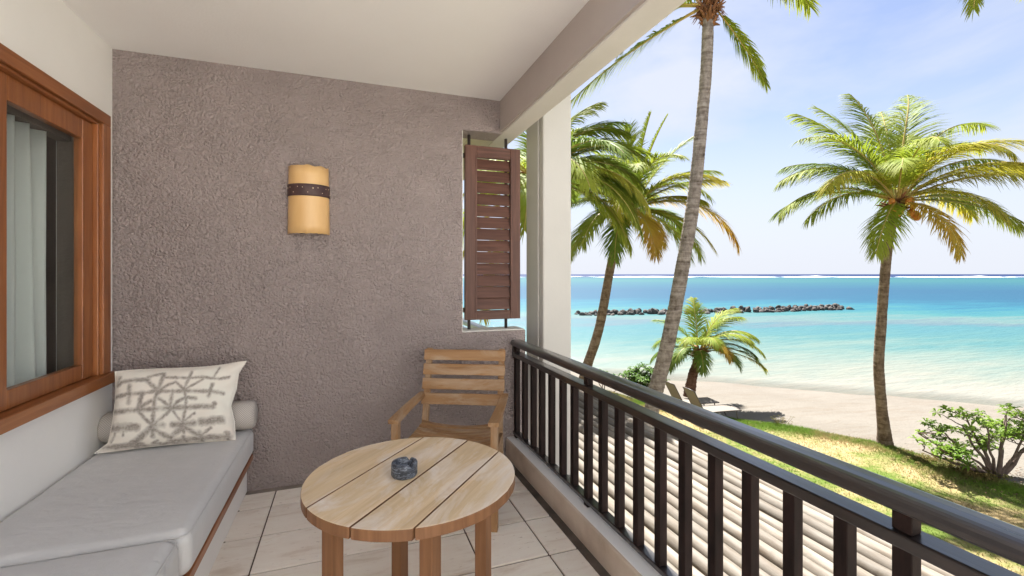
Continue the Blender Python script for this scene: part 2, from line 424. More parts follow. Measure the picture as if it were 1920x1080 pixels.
def m_sea():
    """lagoon: colour follows the depth of the water over sand, weed and reef"""
    m, nt, b = newmat('lagoon_water')
    N, L = nt.nodes, nt.links
    g = N.new('ShaderNodeNewGeometry')
    def dot(vec):
        d = N.new('ShaderNodeVectorMath'); d.operation = 'DOT_PRODUCT'; d.inputs[1].default_value = vec
        L.new(g.outputs['Position'], d.inputs[0]); return d.outputs['Value']
    q = dot((0.42, 0.905, 0)); t = dot((0.656, 0.755, 0))
    mpn = N.new('ShaderNodeMapping'); mpn.inputs['Rotation'].default_value = (0, 0, R(24)); mpn.inputs['Scale'].default_value = (0.012, 0.05, 1)
    L.new(g.outputs['Position'], mpn.inputs['Vector'])
    f = noisef(nt, mpn.outputs[0], 1.0, 6, 0.6)
    mp2 = N.new('ShaderNodeMapping'); mp2.inputs['Rotation'].default_value = (0, 0, R(24)); mp2.inputs['Scale'].default_value = (0.06, 0.30, 1)
    L.new(g.outputs['Position'], mp2.inputs['Vector'])
    f2 = noisef(nt, mp2.outputs[0], 1.0, 5, 0.65)
    lg = math2(nt, 'LOGARITHM', q, 10.0)
    lg = math2(nt, 'ADD', lg, math2(nt, 'MULTIPLY', math2(nt, 'SUBTRACT', f, 0.5), 0.26))
    lg = math2(nt, 'ADD', lg, math2(nt, 'MULTIPLY', math2(nt, 'SUBTRACT', f2, 0.5), 0.26))
    u = math2(nt, 'DIVIDE', math2(nt, 'SUBTRACT', lg, 1.4), 2.2)
    def P(d): return (math.log10(d) - 1.4) / 2.2
    K = 0.83
    stops = [(P(24), (0.240, 0.225, 0.185)), (P(28), (0.198, 0.205, 0.168)), (P(35), (0.125, 0.180, 0.157)), (P(41), (0.060, 0.147, 0.147)), (P(50), (0.045, 0.136, 0.155)),
             (P(56), (0.076, 0.120, 0.142)), (P(62), (0.096, 0.156, 0.150)), (P(72), (0.036, 0.142, 0.149)), (P(88), (0.015, 0.110, 0.155)),
             (P(110), (0.010, 0.072, 0.126)), (P(165), (0.010, 0.064, 0.118)), (P(235), (0.013, 0.078, 0.122)), (P(420), (0.020, 0.104, 0.115)),
             (P(800), (0.013, 0.084, 0.115)), (P(1000), (0.005, 0.024, 0.088)), (P(2600), (0.004, 0.019, 0.080))]
    cl = ramp(nt, u, [(p, tuple(x * K for x in c)) for p, c in stops])
    mp3 = N.new('ShaderNodeMapping'); mp3.inputs['Rotation'].default_value = (0, 0, R(24)); mp3.inputs['Scale'].default_value = (0.5, 2.1, 1)
    L.new(g.outputs['Position'], mp3.inputs['Vector'])
    f3 = noisef(nt, mp3.outputs[0], 1.0, 5, 0.62)
    cl = mixrgb(nt, ramp(nt, f3, [(0.36, (0.35, 0.35, 0.35)), (0.66, (0, 0, 0))]), cl, mixrgb(nt, 1.0, cl, (0.62, 0.80, 0.90), 'MULTIPLY'))
    df = N.new('ShaderNodeBsdfDiffuse'); L.new(cl, df.inputs[0])
    gl = N.new('ShaderNodeBsdfGlossy'); gl.inputs['Roughness'].default_value = 0.28
    bp = N.new('ShaderNodeBump'); bp.inputs['Strength'].default_value = 0.5; bp.inputs['Distance'].default_value = 0.3
    L.new(f3, bp.inputs['Height']); L.new(bp.outputs[0], df.inputs['Normal']); L.new(bp.outputs[0], gl.inputs['Normal'])
    wat = N.new('ShaderNodeMixShader'); wat.inputs[0].default_value = 0.10     # choppy water mirrors little of the sky
    L.new(df.outputs[0], wat.inputs[1]); L.new(gl.outputs[0], wat.inputs[2])
    tr = N.new('ShaderNodeBsdfTransparent'); tr.inputs[0].default_value = (0.93, 0.98, 0.96, 1)
    mx = N.new('ShaderNodeMixShader')
    d = math2(nt, 'DIVIDE', math2(nt, 'SUBTRACT', t, 25.6), 2.6)
    d = math2(nt, 'ADD', d, math2(nt, 'MULTIPLY', math2(nt, 'SUBTRACT', f2, 0.5), 0.9), True)
    d = math2(nt, 'POWER', d, 0.7)
    L.new(d, mx.inputs[0]); L.new(tr.outputs[0], mx.inputs[1]); L.new(wat.outputs[0], mx.inputs[2])
    L.new(mx.outputs[0], N['Material Output'].inputs[0])
    return m
SEA = m_sea()
FOAM = m_plain('surf_foam', (0.85, 0.86, 0.86), (0.8, 0.83, 0.84), 0.02, 0.9, 0.1, 0.0)

# ------------------------------------------------------------------ mesh helpers
class MB:
    def __init__(s): s.v, s.f = [], []
    def box(s, x0, x1, y0, y1, z0, z1):
        n = len(s.v)
        s.v += [(x0, y0, z0), (x1, y0, z0), (x1, y1, z0), (x0, y1, z0), (x0, y0, z1), (x1, y0, z1), (x1, y1, z1), (x0, y1, z1)]
        s.f += [tuple(n + i for i in q) for q in ((3, 2, 1, 0), (4, 5, 6, 7), (0, 1, 5, 4), (1, 2, 6, 5), (2, 3, 7, 6), (3, 0, 4, 7))]
        return s
    def hexa(s, pts):
        n = len(s.v); s.v += [tuple(p) for p in pts]
        s.f += [tuple(n + i for i in q) for q in ((3, 2, 1, 0), (4, 5, 6, 7), (0, 1, 5, 4), (1, 2, 6, 5), (2, 3, 7, 6), (3, 0, 4, 7))]
        return s
    def prism(s, poly, h0, h1, axis=2):
        """extrude a 2D polygon along an axis (0 x, 1 y, 2 z)"""
        n = len(s.v); k = len(poly)
        def put(a, b, h): return ((h, a, b), (a, h, b), (a, b, h))[axis]
        s.v += [put(a, b, h0) for a, b in poly] + [put(a, b, h1) for a, b in poly]
        s.f += [tuple(n + i for i in reversed(range(k))), tuple(n + k + i for i in range(k))]
        s.f += [(n + i, n + (i + 1) % k, n + k + (i + 1) % k, n + k + i) for i in range(k)]
        return s
    def tube(s, pts, rads, k=10, cap=True):
        pts = [Vector(p) for p in pts]; n0 = len(s.v)
        up = Vector((0.13, 0.37, 0.92))
        for i, p in enumerate(pts):
            t = (pts[min(i + 1, len(pts) - 1)] - pts[max(i - 1, 0)]).normalized()
            a = t.cross(up)
            if a.length < 0.05: a = t.cross(Vector((1, 0, 0)))
            a.normalize(); b = t.cross(a); up = a.cross(t)
            for j in range(k):
                th = 2 * math.pi * j / k
                s.v.append(tuple(p + (a * math.cos(th) + b * math.sin(th)) * rads[i]))
        for i in range(len(pts) - 1):
            for j in range(k):
                o = n0 + i * k; j2 = (j + 1) % k
                s.f.append((o + j, o + j2, o + k + j2, o + k + j))
        if cap:
            s.f.append(tuple(n0 + j for j in reversed(range(k)))); s.f.append(tuple(n0 + (len(pts) - 1) * k + j for j in range(k)))
        return s
    def lathe(s, prof, k=32, closed=False):
        n = len(s.v); m = len(prof)
        for j in range(k):
            a = 2 * math.pi * j / k
            s.v += [(r * math.cos(a), r * math.sin(a), z) for r, z in prof]
        for j in range(k):
            j2 = (j + 1) % k
            for i in range(m if closed else m - 1):
                i2 = (i + 1) % m
                s.f.append((n + j * m + i, n + j2 * m + i, n + j2 * m + i2, n + j * m + i2))
        return s

def obj(name, mb, mat, parent=None, smooth=False, bevel=0.0, loc=None, off=None, segs=2):
    me = bpy.data.meshes.new(name)
    v = mb.v
    if off is not None: v = [(a - off[0], b - off[1], c - off[2]) for a, b, c in v]
    me.from_pydata(v, [], mb.f)
    me.materials.append(mat)
    if smooth: me.polygons.foreach_set('use_smooth', [True] * len(me.polygons))
    o = bpy.data.objects.new(name, me)
    col.objects.link(o)
    if parent is not None: o.parent = parent
    if loc is not None: o.location = loc
    if bevel:
        b = o.modifiers.new('bevel', 'BEVEL'); b.width = bevel; b.segments = segs; b.limit_method = 'ANGLE'; b.angle_limit = R(40)
    return o

def tag(o, label, cat, group=None):
    o['label'] = label; o['category'] = cat; o['kind'] = 'thing'
    if group: o['group'] = group
    return o

def thing(name, label, cat, loc=(0, 0, 0), rz=0.0, group=None):
    o = bpy.data.objects.new(name, None); o.empty_display_size = 0.1
    col.objects.link(o); o.location = loc; o.rotation_euler = (0, 0, rz)
    return tag(o, label, cat, group)

def share(src, name, parent, loc=(0, 0, 0), rot=(0, 0, 0), scale=(1, 1, 1)):
    o = bpy.data.objects.new(name, src.data); col.objects.link(o); o.parent = parent
    o.location = loc; o.rotation_euler = rot; o.scale = scale
    for md in src.modifiers:
        if md.type == 'BEVEL':
            b = o.modifiers.new('bevel', 'BEVEL'); b.width = md.width; b.segments = md.segments; b.limit_method = 'ANGLE'; b.angle_limit = R(40)
    return o

def struct(name, mb, mat, bevel=0.0, kind='structure'):
    o = obj(name, mb, mat, bevel=bevel); o['kind'] = kind; return o

def roundbox(sx, sy, sz, r, n=14, puff=0.0, seed=0):
    """soft upholstered block centred on x,y with its base at z = 0"""
    mb = MB(); hx, hy, hz = sx / 2, sy / 2, sz / 2
    def axis(h):
        inner = [-(h - r) + 2 * (h - r) * i / n for i in range(n + 1)]
        edge = [h - r + r * math.tan(a) for a in (R(9), R(18), R(27), R(36), R(45))]
        return [-e for e in reversed(edge)] + inner + edge
    ax, ay, az = axis(hx), axis(hy), axis(hz)
    idx = {}
    def put(x, y, z):
        key = (round(x, 5), round(y, 5), round(z, 5))
        if key in idx: return idx[key]
        i = Vector((max(-(hx - r), min(hx - r, x)), max(-(hy - r), min(hy - r, y)), max(-(hz - r), min(hz - r, z))))
        d = Vector((x, y, z)) - i
        p = i + (d.normalized() * r if d.length > 1e-9 else d)
        u, w = p.x / hx, p.y / hy
        pz = p.z
        if pz > 0: pz += puff * (1 - u ** 4) * (1 - w ** 4) + 0.004 * noise.noise(Vector((p.x * 3.1 + seed, p.y * 3.1, 0.3)))
        q = Vector((p.x, p.y, 0)) * (1 + 0.004 * noise.noise(Vector((p.x * 5 + seed, p.y * 5, p.z * 9))))
        idx[key] = len(mb.v); mb.v.append((q.x, q.y, pz + hz)); return idx[key]
    def face(A, B, f, flip):
        for i in range(len(A) - 1):
            for j in range(len(B) - 1):
                q = (put(*f(A[i], B[j])), put(*f(A[i + 1], B[j])), put(*f(A[i + 1], B[j + 1])), put(*f(A[i], B[j + 1])))
                mb.f.append(tuple(reversed(q)) if flip else q)
    for sgn in (-1, 1):
        face(ax, ay, lambda a, b: (a, b, sgn * hz), sgn < 0)
        face(ax, az, lambda a, b: (a, sgn * hy, b), sgn > 0)
        face(ay, az, lambda a, b: (sgn * hx, a, b), sgn < 0)
    return mb

rng = random.Random(7)

# ================================================================== THE BALCONY
BW = 3.6       # face of the textured wall
CZ = 2.93      # ceiling height
Y0 = -2.6      # the balcony's other end, behind the camera
YR = 1.7       # roof cut short here to let sky light in; left open nearer the camera
LW = -1.4      # face of the white wall

# floor: cement bed with each travertine tile on it
floor = struct('floor', MB().box(LW, 1.42, Y0, BW, -0.16, -0.008), GROUT)
tx = [-0.70, -0.46, -0.09, 0.28, 0.65, 1.02, 1.19]
ty = [3.55, 3.32, 2.96, 2.60, 2.24, 1.88, 1.52, 1.16, 0.80, 0.44, 0.08, -0.28, -0.64, -1.0, -1.36, -1.72, -2.08, -2.44]
tiles = {}
for j in range(len(ty) - 1):
    for i in range(len(tx) - 1):
        w, h = round(tx[i + 1] - tx[i], 3), round(ty[j] - ty[j + 1], 3)
        g = 0.0052
        if (w, h) not in tiles:
            mb = MB().box(-w / 2 + g * 0.85, w / 2 - g * 0.85, -h / 2 + g * 1.3, h / 2 - g * 1.3, -0.012, 0.0)
            o = obj('tile', mb, TILE, floor, bevel=0.002, segs=1); tiles[(w, h)] = o
        else:
            o = share(tiles[(w, h)], 'tile', floor)
        o.location = ((tx[i] + tx[i + 1]) / 2, (ty[j] + ty[j + 1]) / 2, rng.uniform(-0.0008, 0.0008))
obj('cement_border', MB().box(-0.702, -0.640, Y0, BW, -0.008, -0.001).box(-0.70, 1.19, 3.552, BW, -0.008, -0.001), BORDER, floor)
obj('gutter', MB().box(1.192, 1.24, Y0, BW, -0.008, -0.004), GUTTER, floor)

struct('ceiling', MB().box(LW - 0.2, 1.205, YR, BW + 0.2, CZ, CZ + 0.22), CEIL)

# textured end wall: full height to x = .875, a waist-high stub beyond it, opening above the stub
wall = thing('stucco_wall', 'taupe wall in rough worm-cast stucco closing the end of the balcony', 'wall', (0, BW, 0))
T = 0.22
obj('wall_panel', MB().box(LW, 0.872, 0, T, -0.16, CZ), STUCCO, wall)
obj('wall_head', MB().box(0.872, 1.204, 0, T, 2.66, CZ), STUCCO, wall)
obj('wall_stub', MB().box(0.872, 1.417, 0, T, -0.16, 1.03), STUCCO, wall)
obj('sill_cap', MB().box(0.874, 1.412, 0.006, T - 0.004, 1.03, 1.040), CREAM, wall, bevel=0.004)
obj('reveal', MB().box(0.872, 0.878, 0.004, T - 0.004, 1.041, 2.655), CREAM, wall)

# white wall with the window opening (y 1.55 .. 3.40, z .90 .. 2.40)
ww = thing('white_wall', 'smooth white plaster wall around the wooden window on the left', 'wall', (LW, 0, 0))
def wp(y0, y1, z0, z1): return MB().box(-0.2, 0, y0, y1, z0, z1)
obj('wall_below', wp(Y0, BW, -0.16, 0.86), WHITE, ww)
obj('wall_above', wp(Y0, BW, 2.43, CZ), WHITE, ww)
obj('wall_side', wp(3.43, BW, 0.86, 2.43), WHITE, ww)
obj('wall_side', wp(Y0, 1.5, 0.86, 2.43), WHITE, ww)
obj('skirt_bead', MB().box(0.0005, 0.004, 0.5, 2.1, 2.426, 2.427), WHITE, ww)

# edge beam
beam = thing('edge_beam', 'deep cream plaster beam along the open edge of the ceiling', 'beam', (0, 0, 0))
obj('beam_body', MB().box(1.2055, 1.36, YR - 0.4, 7.4, 2.66, CZ + 0.22), CREAM, beam, bevel=0.006)
obj('beam_step', MB().box(1.190, 1.2055, YR - 0.4, BW - 0.004, 2.672, CZ - 0.002), BEAM_SHADE, beam)  # inner face coloured darker to stand for its shade
obj('beam_lip', MB().box(1.186, 1.1895, YR - 0.4, BW - 0.004, 2.672, 2.697), BEAM_SHADE, beam)
obj('shade_eave', MB().box(1.36, 1.93, Y0, 7.4, CZ + 0.26, CZ + 0.42).box(1.2055, 1.36, YR - 0.4, 7.4, CZ + 0.221, CZ + 0.42), CREAM, beam)  # unseen overhang sized to keep the kerb and rail in shade

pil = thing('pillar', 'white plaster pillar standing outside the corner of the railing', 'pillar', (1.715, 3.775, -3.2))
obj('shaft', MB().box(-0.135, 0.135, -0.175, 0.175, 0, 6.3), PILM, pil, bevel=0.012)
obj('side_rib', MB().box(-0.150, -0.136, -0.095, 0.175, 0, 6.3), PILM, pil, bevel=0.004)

# low kerb under the railing
kerb = thing('kerb', 'low stained cream kerb beneath the dark railing', 'kerb', (1.33, 0, 0))
obj('kerb_body', MB().box(-0.09, 0.075, Y0, BW, -0.16, 0.142), KERBM, kerb, bevel=0.012)
obj('kerb_cap', MB().box(-0.078, 0.073, Y0, BW, 0.1425, 0.146), WHITE, kerb)
obj('slab_edge', MB().box(0.05, 0.075, Y0, 7.4, -0.45, -0.162), CREAM, kerb)

# unseen pale deck added behind the camera to bounce sunlight into the balcony
struct('bounce_deck', MB().box(-1.6, 7.5, -7.002, Y0 - 0.002, -3.2, -0.01), BOUNCE)

struct('bounce_wall', MB().box(-1.6, 9.0, -13.4, -7.0, -3.2, 6.5), WHITE)  # unseen white wall, also added to reflect sun into the balcony

# neighbouring balcony seen through the opening
nb = thing('neighbour_balcony', 'pale ceiling and dark railing of the next balcony seen past the shutter', 'balcony', (0, BW + T, 0))
obj('ceiling_slab', MB().box(LW, 1.205, 0.001, 3.4, CZ, CZ + 0.2), CEIL, nb)
obj('floor_slab', MB().box(LW, 1.405, 0.001, 3.4, -0.16, -0.01), GROUT, nb)
obj('end_wall', MB().box(LW, 0.15, 3.2, 3.4, 0, CZ), WHITE, nb)
obj('top_rail', MB().box(1.29, 1.37, 0.002, 3.4, 0.90, 0.955), RAIL, nb, bevel=0.01)
obj('mid_rail', MB().box(1.30, 1.36, 0.002, 3.4, 0.818, 0.858), RAIL, nb)

# ------------------------------------------------------------------ window
win = thing('window', 'varnished red-brown wooden window with one clear pane and pale curtain behind', 'window', (LW, 0, 0.86))
def w(name, y0, y1, z0, z1, x0, x1, ax, parent=win): return obj(name, MB().box(x0, x1, y0, y1, z0 - 0.86, z1 - 0.86), RED_X[ax], parent, bevel=0.004)
fr = w('outer_frame_head', 1.40, 3.508, 2.405, 2.475, -0.06, 0.030, 1)
w('outer_frame_jamb', 3.415, 3.508, 0.897, 2.404, -0.06, 0.030, 2)
w('outer_frame_jamb', 1.40, 1.50, 0.897, 2.404, -0.06, 0.030, 2)
w('sill', 1.36, 3.535, 0.832, 0.896, -0.06, 0.052, 1)
w('inner_bead', 3.395, 3.414, 0.897, 2.404, -0.06, 0.012, 2)
obj('reveal_lining', MB().box(-0.19, -0.061, 3.4155, 3.4295, 0.04, 1.54), ROOMM, win)
w('inner_bead', 1.50, 3.394, 2.388, 2.404, -0.06, 0.012, 1)
for y0, y1, lab in ((2.50, 3.392, 'sash'), (1.51, 2.49, 'sash')):
    zz = 0.86
    s = obj('sash', MB().box(-0.055, -0.012, y1 - 0.108, y1, 0.899 - zz, 2.386 - zz).box(-0.055, -0.012, y0, y0 + 0.165, 0.899 - zz, 2.386 - zz)
            .box(-0.055, -0.014, y0 + 0.166, y1 - 0.109, 2.272 - zz, 2.386 - zz).box(-0.055, -0.014, y0 + 0.166, y1 - 0.109, 0.899 - zz, 0.985 - zz), RED_X[2], win, bevel=0.004)
    obj('pane', MB().box(-0.037, -0.033, y0 + 0.150, y1 - 0.095, 0.11, 1.425), GLASS, s)

# curtain and the dim room behind the glass
cu = MB(); NC = 150
for i in range(NC + 1):
    yy = 2.15 + 1.03 * i / NC
    for z in (0.1, 0.8, 1.5, 2.27):
        xx = -1.555 + (0.030 * math.sin(yy * 52) + 0.018 * math.sin(yy * 91 + 1.0)) * (1.1 - 0.15 * z) + 0.012 * math.sin(yy * 17 + z)
        cu.v.append((xx, yy, z))
for i in range(NC):
    for k in range(3):
        a = i * 4 + k; cu.f.append((a, a + 4, a + 5, a + 1))
cur = obj('curtain', cu, CURT, smooth=True); tag(cur, 'pale sheer curtain gathered behind the window pane', 'curtain')
sol = cur.modifiers.new('solid', 'SOLIDIFY'); sol.thickness = 0.002
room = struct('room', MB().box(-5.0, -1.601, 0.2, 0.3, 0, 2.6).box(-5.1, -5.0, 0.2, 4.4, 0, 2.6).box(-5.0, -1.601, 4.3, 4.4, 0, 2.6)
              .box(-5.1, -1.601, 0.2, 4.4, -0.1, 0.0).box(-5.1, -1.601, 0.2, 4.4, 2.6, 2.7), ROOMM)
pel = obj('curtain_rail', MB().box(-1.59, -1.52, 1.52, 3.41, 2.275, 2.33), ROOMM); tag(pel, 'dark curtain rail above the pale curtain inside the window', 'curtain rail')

# ------------------------------------------------------------------ built-in bench
bench = thing('bench', 'built-in bench with white plinth and orange-brown timber edge', 'bench', (LW, 0, 0))
obj('plinth', MB().box(0.001, 0.752, -0.6, BW - 0.001, -0.005, 0.215), WHITE, bench)
obj('seat_board', MB().box(0.001, 0.790, -0.6, BW - 0.001, 0.216, 0.258), RED_X[1], bench, bevel=0.004)
def cushion(label, x0, x1, y0, y1, z0, z1, seed):
    o = obj('seat_cushion', roundbox(x1 - x0, y1 - y0, z1 - z0, 0.055, 16, 0.010, seed), SEATM, smooth=True, loc=((x0 + x1) / 2, (y0 + y1) / 2, z0))
    hx, hy, c_ = (x1 - x0) / 2, (y1 - y0) / 2, 0.055
    for zz_ in (z1 - z0 - 0.020,):
        ring = []
        for qx, qy, a0 in ((1, 1, 0), (-1, 1, 90), (-1, -1, 180), (1, -1, 270)):
            for k in range(7):
                a = R(a0 + 15 * k); ring.append((qx * (hx - c_) + c_ * 0.79 * math.cos(a) + qx * 0.004, qy * (hy - c_) + c_ * 0.79 * math.sin(a) + qy * 0.004, zz_ + 0.003))
        obj('piping', MB().tube(ring + ring[:1], [0.0032] * (len(ring) + 1), 6, False), SEATM, o, smooth=True)
    return tag(o, label, 'cushion', 'grey bench cushions')
cushion('long grey seat cushion carrying the patterned pillow', -1.397, -0.597, 2.185, 3.585, 0.259, 0.455, 0.0)
cushion('nearer grey seat cushion with nothing lying on it', -1.397, -0.617, 0.05, 2.172, 0.259, 0.462, 4.0)

# bolster
bo = MB(); prof = [(-0.418, 0.0), (-0.418, 0.055), (-0.412, 0.08), (-0.395, 0.094), (-0.3, 0.098), (0, 0.099), (0.3, 0.098), (0.392, 0.094), (0.408, 0.08), (0.415, 0.055), (0.418, 0.0)]
K = 40
for x, r in prof:
    for j in range(K):
        a = 2 * math.pi * j / K
        bo.v.append((x, r * math.cos(a), r * math.sin(a) * 0.97))
for i in range(len(prof) - 1):
    for j in range(K):
        bo.f.append((i * K + j, i * K + (j + 1) % K, (i + 1) * K + (j + 1) % K, (i + 1) * K + j))
o = obj('bolster', bo, BOLST, smooth=True, loc=(-0.985, 3.485, 0.560)); o.rotation_euler = (0, 0, 0)
tag(o, 'round woven grey bolster lying behind the patterned pillow', 'bolster')

# pillow with its tie-dyed print
def pillow():
    NU, NV = 150, 104
    TLx, TLy, TRx, TRy, BRx, BRy, BLx, BLy = 215, 190, 1335, 110, 1240, 800, 190, 940
    lines = [([(240, 330), (290, 290), (400, 275), (520, 268)], 13), ([(650, 240), (870, 240), (1000, 230), (1150, 250), (1240, 240)], 9),
             ([(215, 445), (350, 405), (470, 395), (600, 370), (720, 372), (850, 360), (960, 362), (1090, 360), (1190, 382)], 12),
             ([(205, 590), (300, 570), (430, 552), (570, 540), (700, 525), (840, 515), (960, 502), (1095, 500)], 16),
             ([(235, 728), (330, 715), (430, 705)], 26), ([(600, 690), (650, 684)], 18), ([(740, 680), (830, 668), (910, 655)], 20), ([(985, 645), (1080, 625), (1165, 612)], 25),
             ([(195, 900), (300, 885), (400, 868), (480, 870)], 17), ([(700, 832), (820, 815), (950, 795), (1080, 775), (1200, 765)], 17),
             ([(480, 880), (600, 885), (720, 835)], 10), ([(700, 850), (830, 870), (960, 830)], 8),
             ([(650, 215), (600, 360), (577, 450), (570, 560), (570, 700), (570, 790)], 13), ([(892, 185), (850, 300), (838, 345), (850, 440), (848, 520), (822, 650), (820, 750)], 10),
             ([(728, 365), (722, 430), (710, 540)], 12), ([(468, 385), (450, 460), (432, 560)], 14), ([(355, 325), (358, 405), (350, 490)], 14), ([(1092, 300), (1075, 350), (1055, 405)], 12),
             ([(500, 275), (560, 330), (600, 370)], 14), ([(600, 370), (680, 315), (760, 280), (830, 345)], 9), ([(845, 345), (920, 300), (1000, 250)], 8), ([(510, 245), (580, 220), (650, 208)], 9),
             ([(440, 562), (500, 630), (570, 690), (640, 620), (700, 555), (770, 470), (850, 420), (940, 430)], 11), ([(430, 545), (490, 500), (550, 462)], 12), ([(610, 440), (660, 475), (712, 512)], 11),
             ([(560, 705), (480, 790), (400, 860)], 19), ([(575, 712), (640, 760), (705, 802), (770, 740), (822, 690), (880, 730), (955, 775)], 16),
             ([(740, 555), (780, 610), (820, 650), (870, 610), (925, 565)], 8), ([(955, 770), (1010, 730), (1060, 690)], 9), ([(955, 740), (960, 860)], 14),
             ([(1140, 150), (1100, 240)], 8), ([(270, 250), (240, 330)], 10), ([(250, 770), (225, 850)], 9), ([(320, 750), (325, 790)], 7), ([(600, 830), (560, 860), (620, 858)], 9), ([(815, 790), (835, 830)], 14)]
    blobs = [(420, 850, 36), (430, 890, 28), (1190, 735, 32), (958, 770, 24), (357, 405, 26), (600, 372, 40), (432, 555, 24), (570, 705, 24), (708, 520, 20), (708, 800, 22), (1108, 470, 26), (838, 345, 16), (1180, 790, 20)]
    segs = []
    for pl, wd in lines:
        for a, b in zip(pl, pl[1:]): segs.append((a, b, wd))
    W, H, TH = 0.645, 0.47, 0.075
    mb = MB(); dye = []
    for side in (1, -1):
        for j in range(NV + 1):
            for i in range(NU + 1):
                u, v = i / NU, j / NV
                a, b = 2 * u - 1, 2 * v - 1
                # concave sides with poking corners
                x = a * W / 2 * (1 - 0.055 * (1 - b * b) - 0.03 * (1 - a * a) * 0)
                z = b * H / 2 * (1 - 0.05 * (1 - a * a))
                th = TH * (max(0.0, (1 - a ** 4) * (1 - b ** 4))) ** 0.55
                pk = 0.010 * noise.noise(Vector((a * 3.3, b * 3.3, side * 2.0))) + 0.014 * noise.noise(Vector((a * 1.5 + 4, b * 1.7, side)))
                e = max(abs(a), abs(b))
                if abs(a) > 0.80: pk += 0.010 * math.sin(b * 19 + 1.0 + side) * (abs(a) - 0.80) / 0.20 * (1 - e ** 12)
                if abs(b) > 0.84: pk += 0.007 * math.sin(a * 23) * (abs(b) - 0.84) / 0.16 * (1 - e ** 12)
                y = -side * th + pk * min(1.0, (1 - e) * 9)
                if a < -0.9 and b < -0.8: x -= 0.05 * (-a - 0.9) / 0.1 * (-b - 0.8) / 0.2
                if a > 0.9 and b > 0.7: x += 0.03 * (a - 0.9) / 0.1 * (b - 0.7) / 0.3; 
                if a > 0.75 and abs(b + 0.1) < 0.42: x -= 0.022 * (a - 0.75) / 0.25 * (1 - abs(b + 0.1) / 0.42)
                z += 0.018 * max(0, b) * a * a * a
                mb.v.append((x, y, z))
                ty_, by_ = TLy + (TRy - TLy) * u, BLy + (BRy - BLy) * u
                py = by_ + (ty_ - by_) * v
                px = (BLx + (BRx - BLx) * u) * (1 - v) + (TLx + (TRx - TLx) * u) * v
                jx = 7 * noise.noise(Vector((px * 0.05, py * 0.05, side))); jy = 7 * noise.noise(Vector((px * 0.05 + 9, py * 0.05, side)))
                qx, qy = px + jx, py + jy
                best = 0.0
                for (ax_, ay_), (bx_, by2), wd in segs:
                    if qx < min(ax_, bx_) - 40 or qx > max(ax_, bx_) + 40 or qy < min(ay_, by2) - 40 or qy > max(ay_, by2) + 40: continue
                    dx, dy = bx_ - ax_, by2 - ay_
                    t = max(0, min(1, ((qx - ax_) * dx + (qy - ay_) * dy) / (dx * dx + dy * dy)))
                    d = math.hypot(qx - ax_ - t * dx, qy - ay_ - t * dy)
                    best = max(best, (1 - d / (wd * 2.2)) * (0.74 + 0.55 * noise.noise(Vector((qx * 0.012, qy * 0.012, 7)))))
                for bx_, by2, r in blobs:
                    best = max(best, 1.15 - math.hypot(qx - bx_, qy - by2) / r)
                dye.append(max(0.0, min(1.0, best * 1.7)))
        n0 = (NU + 1) * (NV + 1) * (0 if side == 1 else 1)
        for j in range(NV):
            for i in range(NU):
                k = n0 + j * (NU + 1) + i
                q = (k, k + 1, k + NU + 2, k + NU + 1)
                mb.f.append(q if side == 1 else tuple(reversed(q)))
    # welt round the seam
    ring = []
    for i in range(NU + 1): ring.append(i)
    for j in range(1, NV + 1): ring.append(j * (NU + 1) + NU)
    for i in range(NU - 1, -1, -1): ring.append(NV * (NU + 1) + i)
    for j in range(NV - 1, 0, -1): ring.append(j * (NU + 1))
    seam = [mb.v[k] for k in ring]
    o = obj('pillow', mb, PRINT, smooth=True, loc=(-0.972, 3.325, 0.698))
    at = o.data.attributes.new('dye', 'FLOAT', 'POINT'); at.data.foreach_set('value', dye)
    wl_ = MB().tube(seam + seam[:1], [0.0035] * (len(seam) + 1), 6, False)
    p2 = obj('welt', wl_, PRINT, o, smooth=True)
    o.rotation_euler = (R(-11), R(2.0), R(3))
    tag(o, 'cream pillow with a grey-brown tie-dyed grid leaning on the bolster', 'pillow')
pillow()

# ------------------------------------------------------------------ wall lamp
sconce = thing('wall_lamp', 'unlit half-round parchment lamp with a dark studded band on the stucco wall', 'wall lamp', (-0.255, BW, 1.785))
SR, SH = 0.136, 0.475
def halfshell(r, z0, z1, wob=0.0, flare=0.0, N=36, M=8):
    mb = MB()
    for k in range(M + 1):
        for i in range(N + 1):
            a = math.pi * (1 + i / N)
            z = z0 + (z1 - z0) * k / M
            if k == 0: z += wob * noise.noise(Vector((i * 0.55, 1, 0)))
            if k == M: z += wob * noise.noise(Vector((i * 0.25, 7, 0)))
            rr = r * (1 + flare * (0.5 - k / M))
            mb.v.append((rr * math.cos(a), rr * math.sin(a) * 0.86, z))
    for k in range(M):
        for i in range(N):
            q = k * (N + 1) + i; mb.f.append((q, q + 1, q + N + 2, q + N + 1))
    return mb
so = obj('shade', halfshell(SR, 0, SH, 0.010, 0.05), SHADE, sconce, smooth=True)
s_ = so.modifiers.new('solid', 'SOLIDIFY'); s_.thickness = 0.004; s_.offset = -1
b_ = obj('band', halfshell(SR + 0.002, 0.262, 0.345), BAND, sconce, smooth=True)
s_ = b_.modifiers.new('solid', 'SOLIDIFY'); s_.thickness = 0.003; s_.offset = 1
obj('back_plate', MB().box(-0.10, 0.10, -0.012, 0.0, 0.06, 0.42), IRON, sconce)
st0 = None
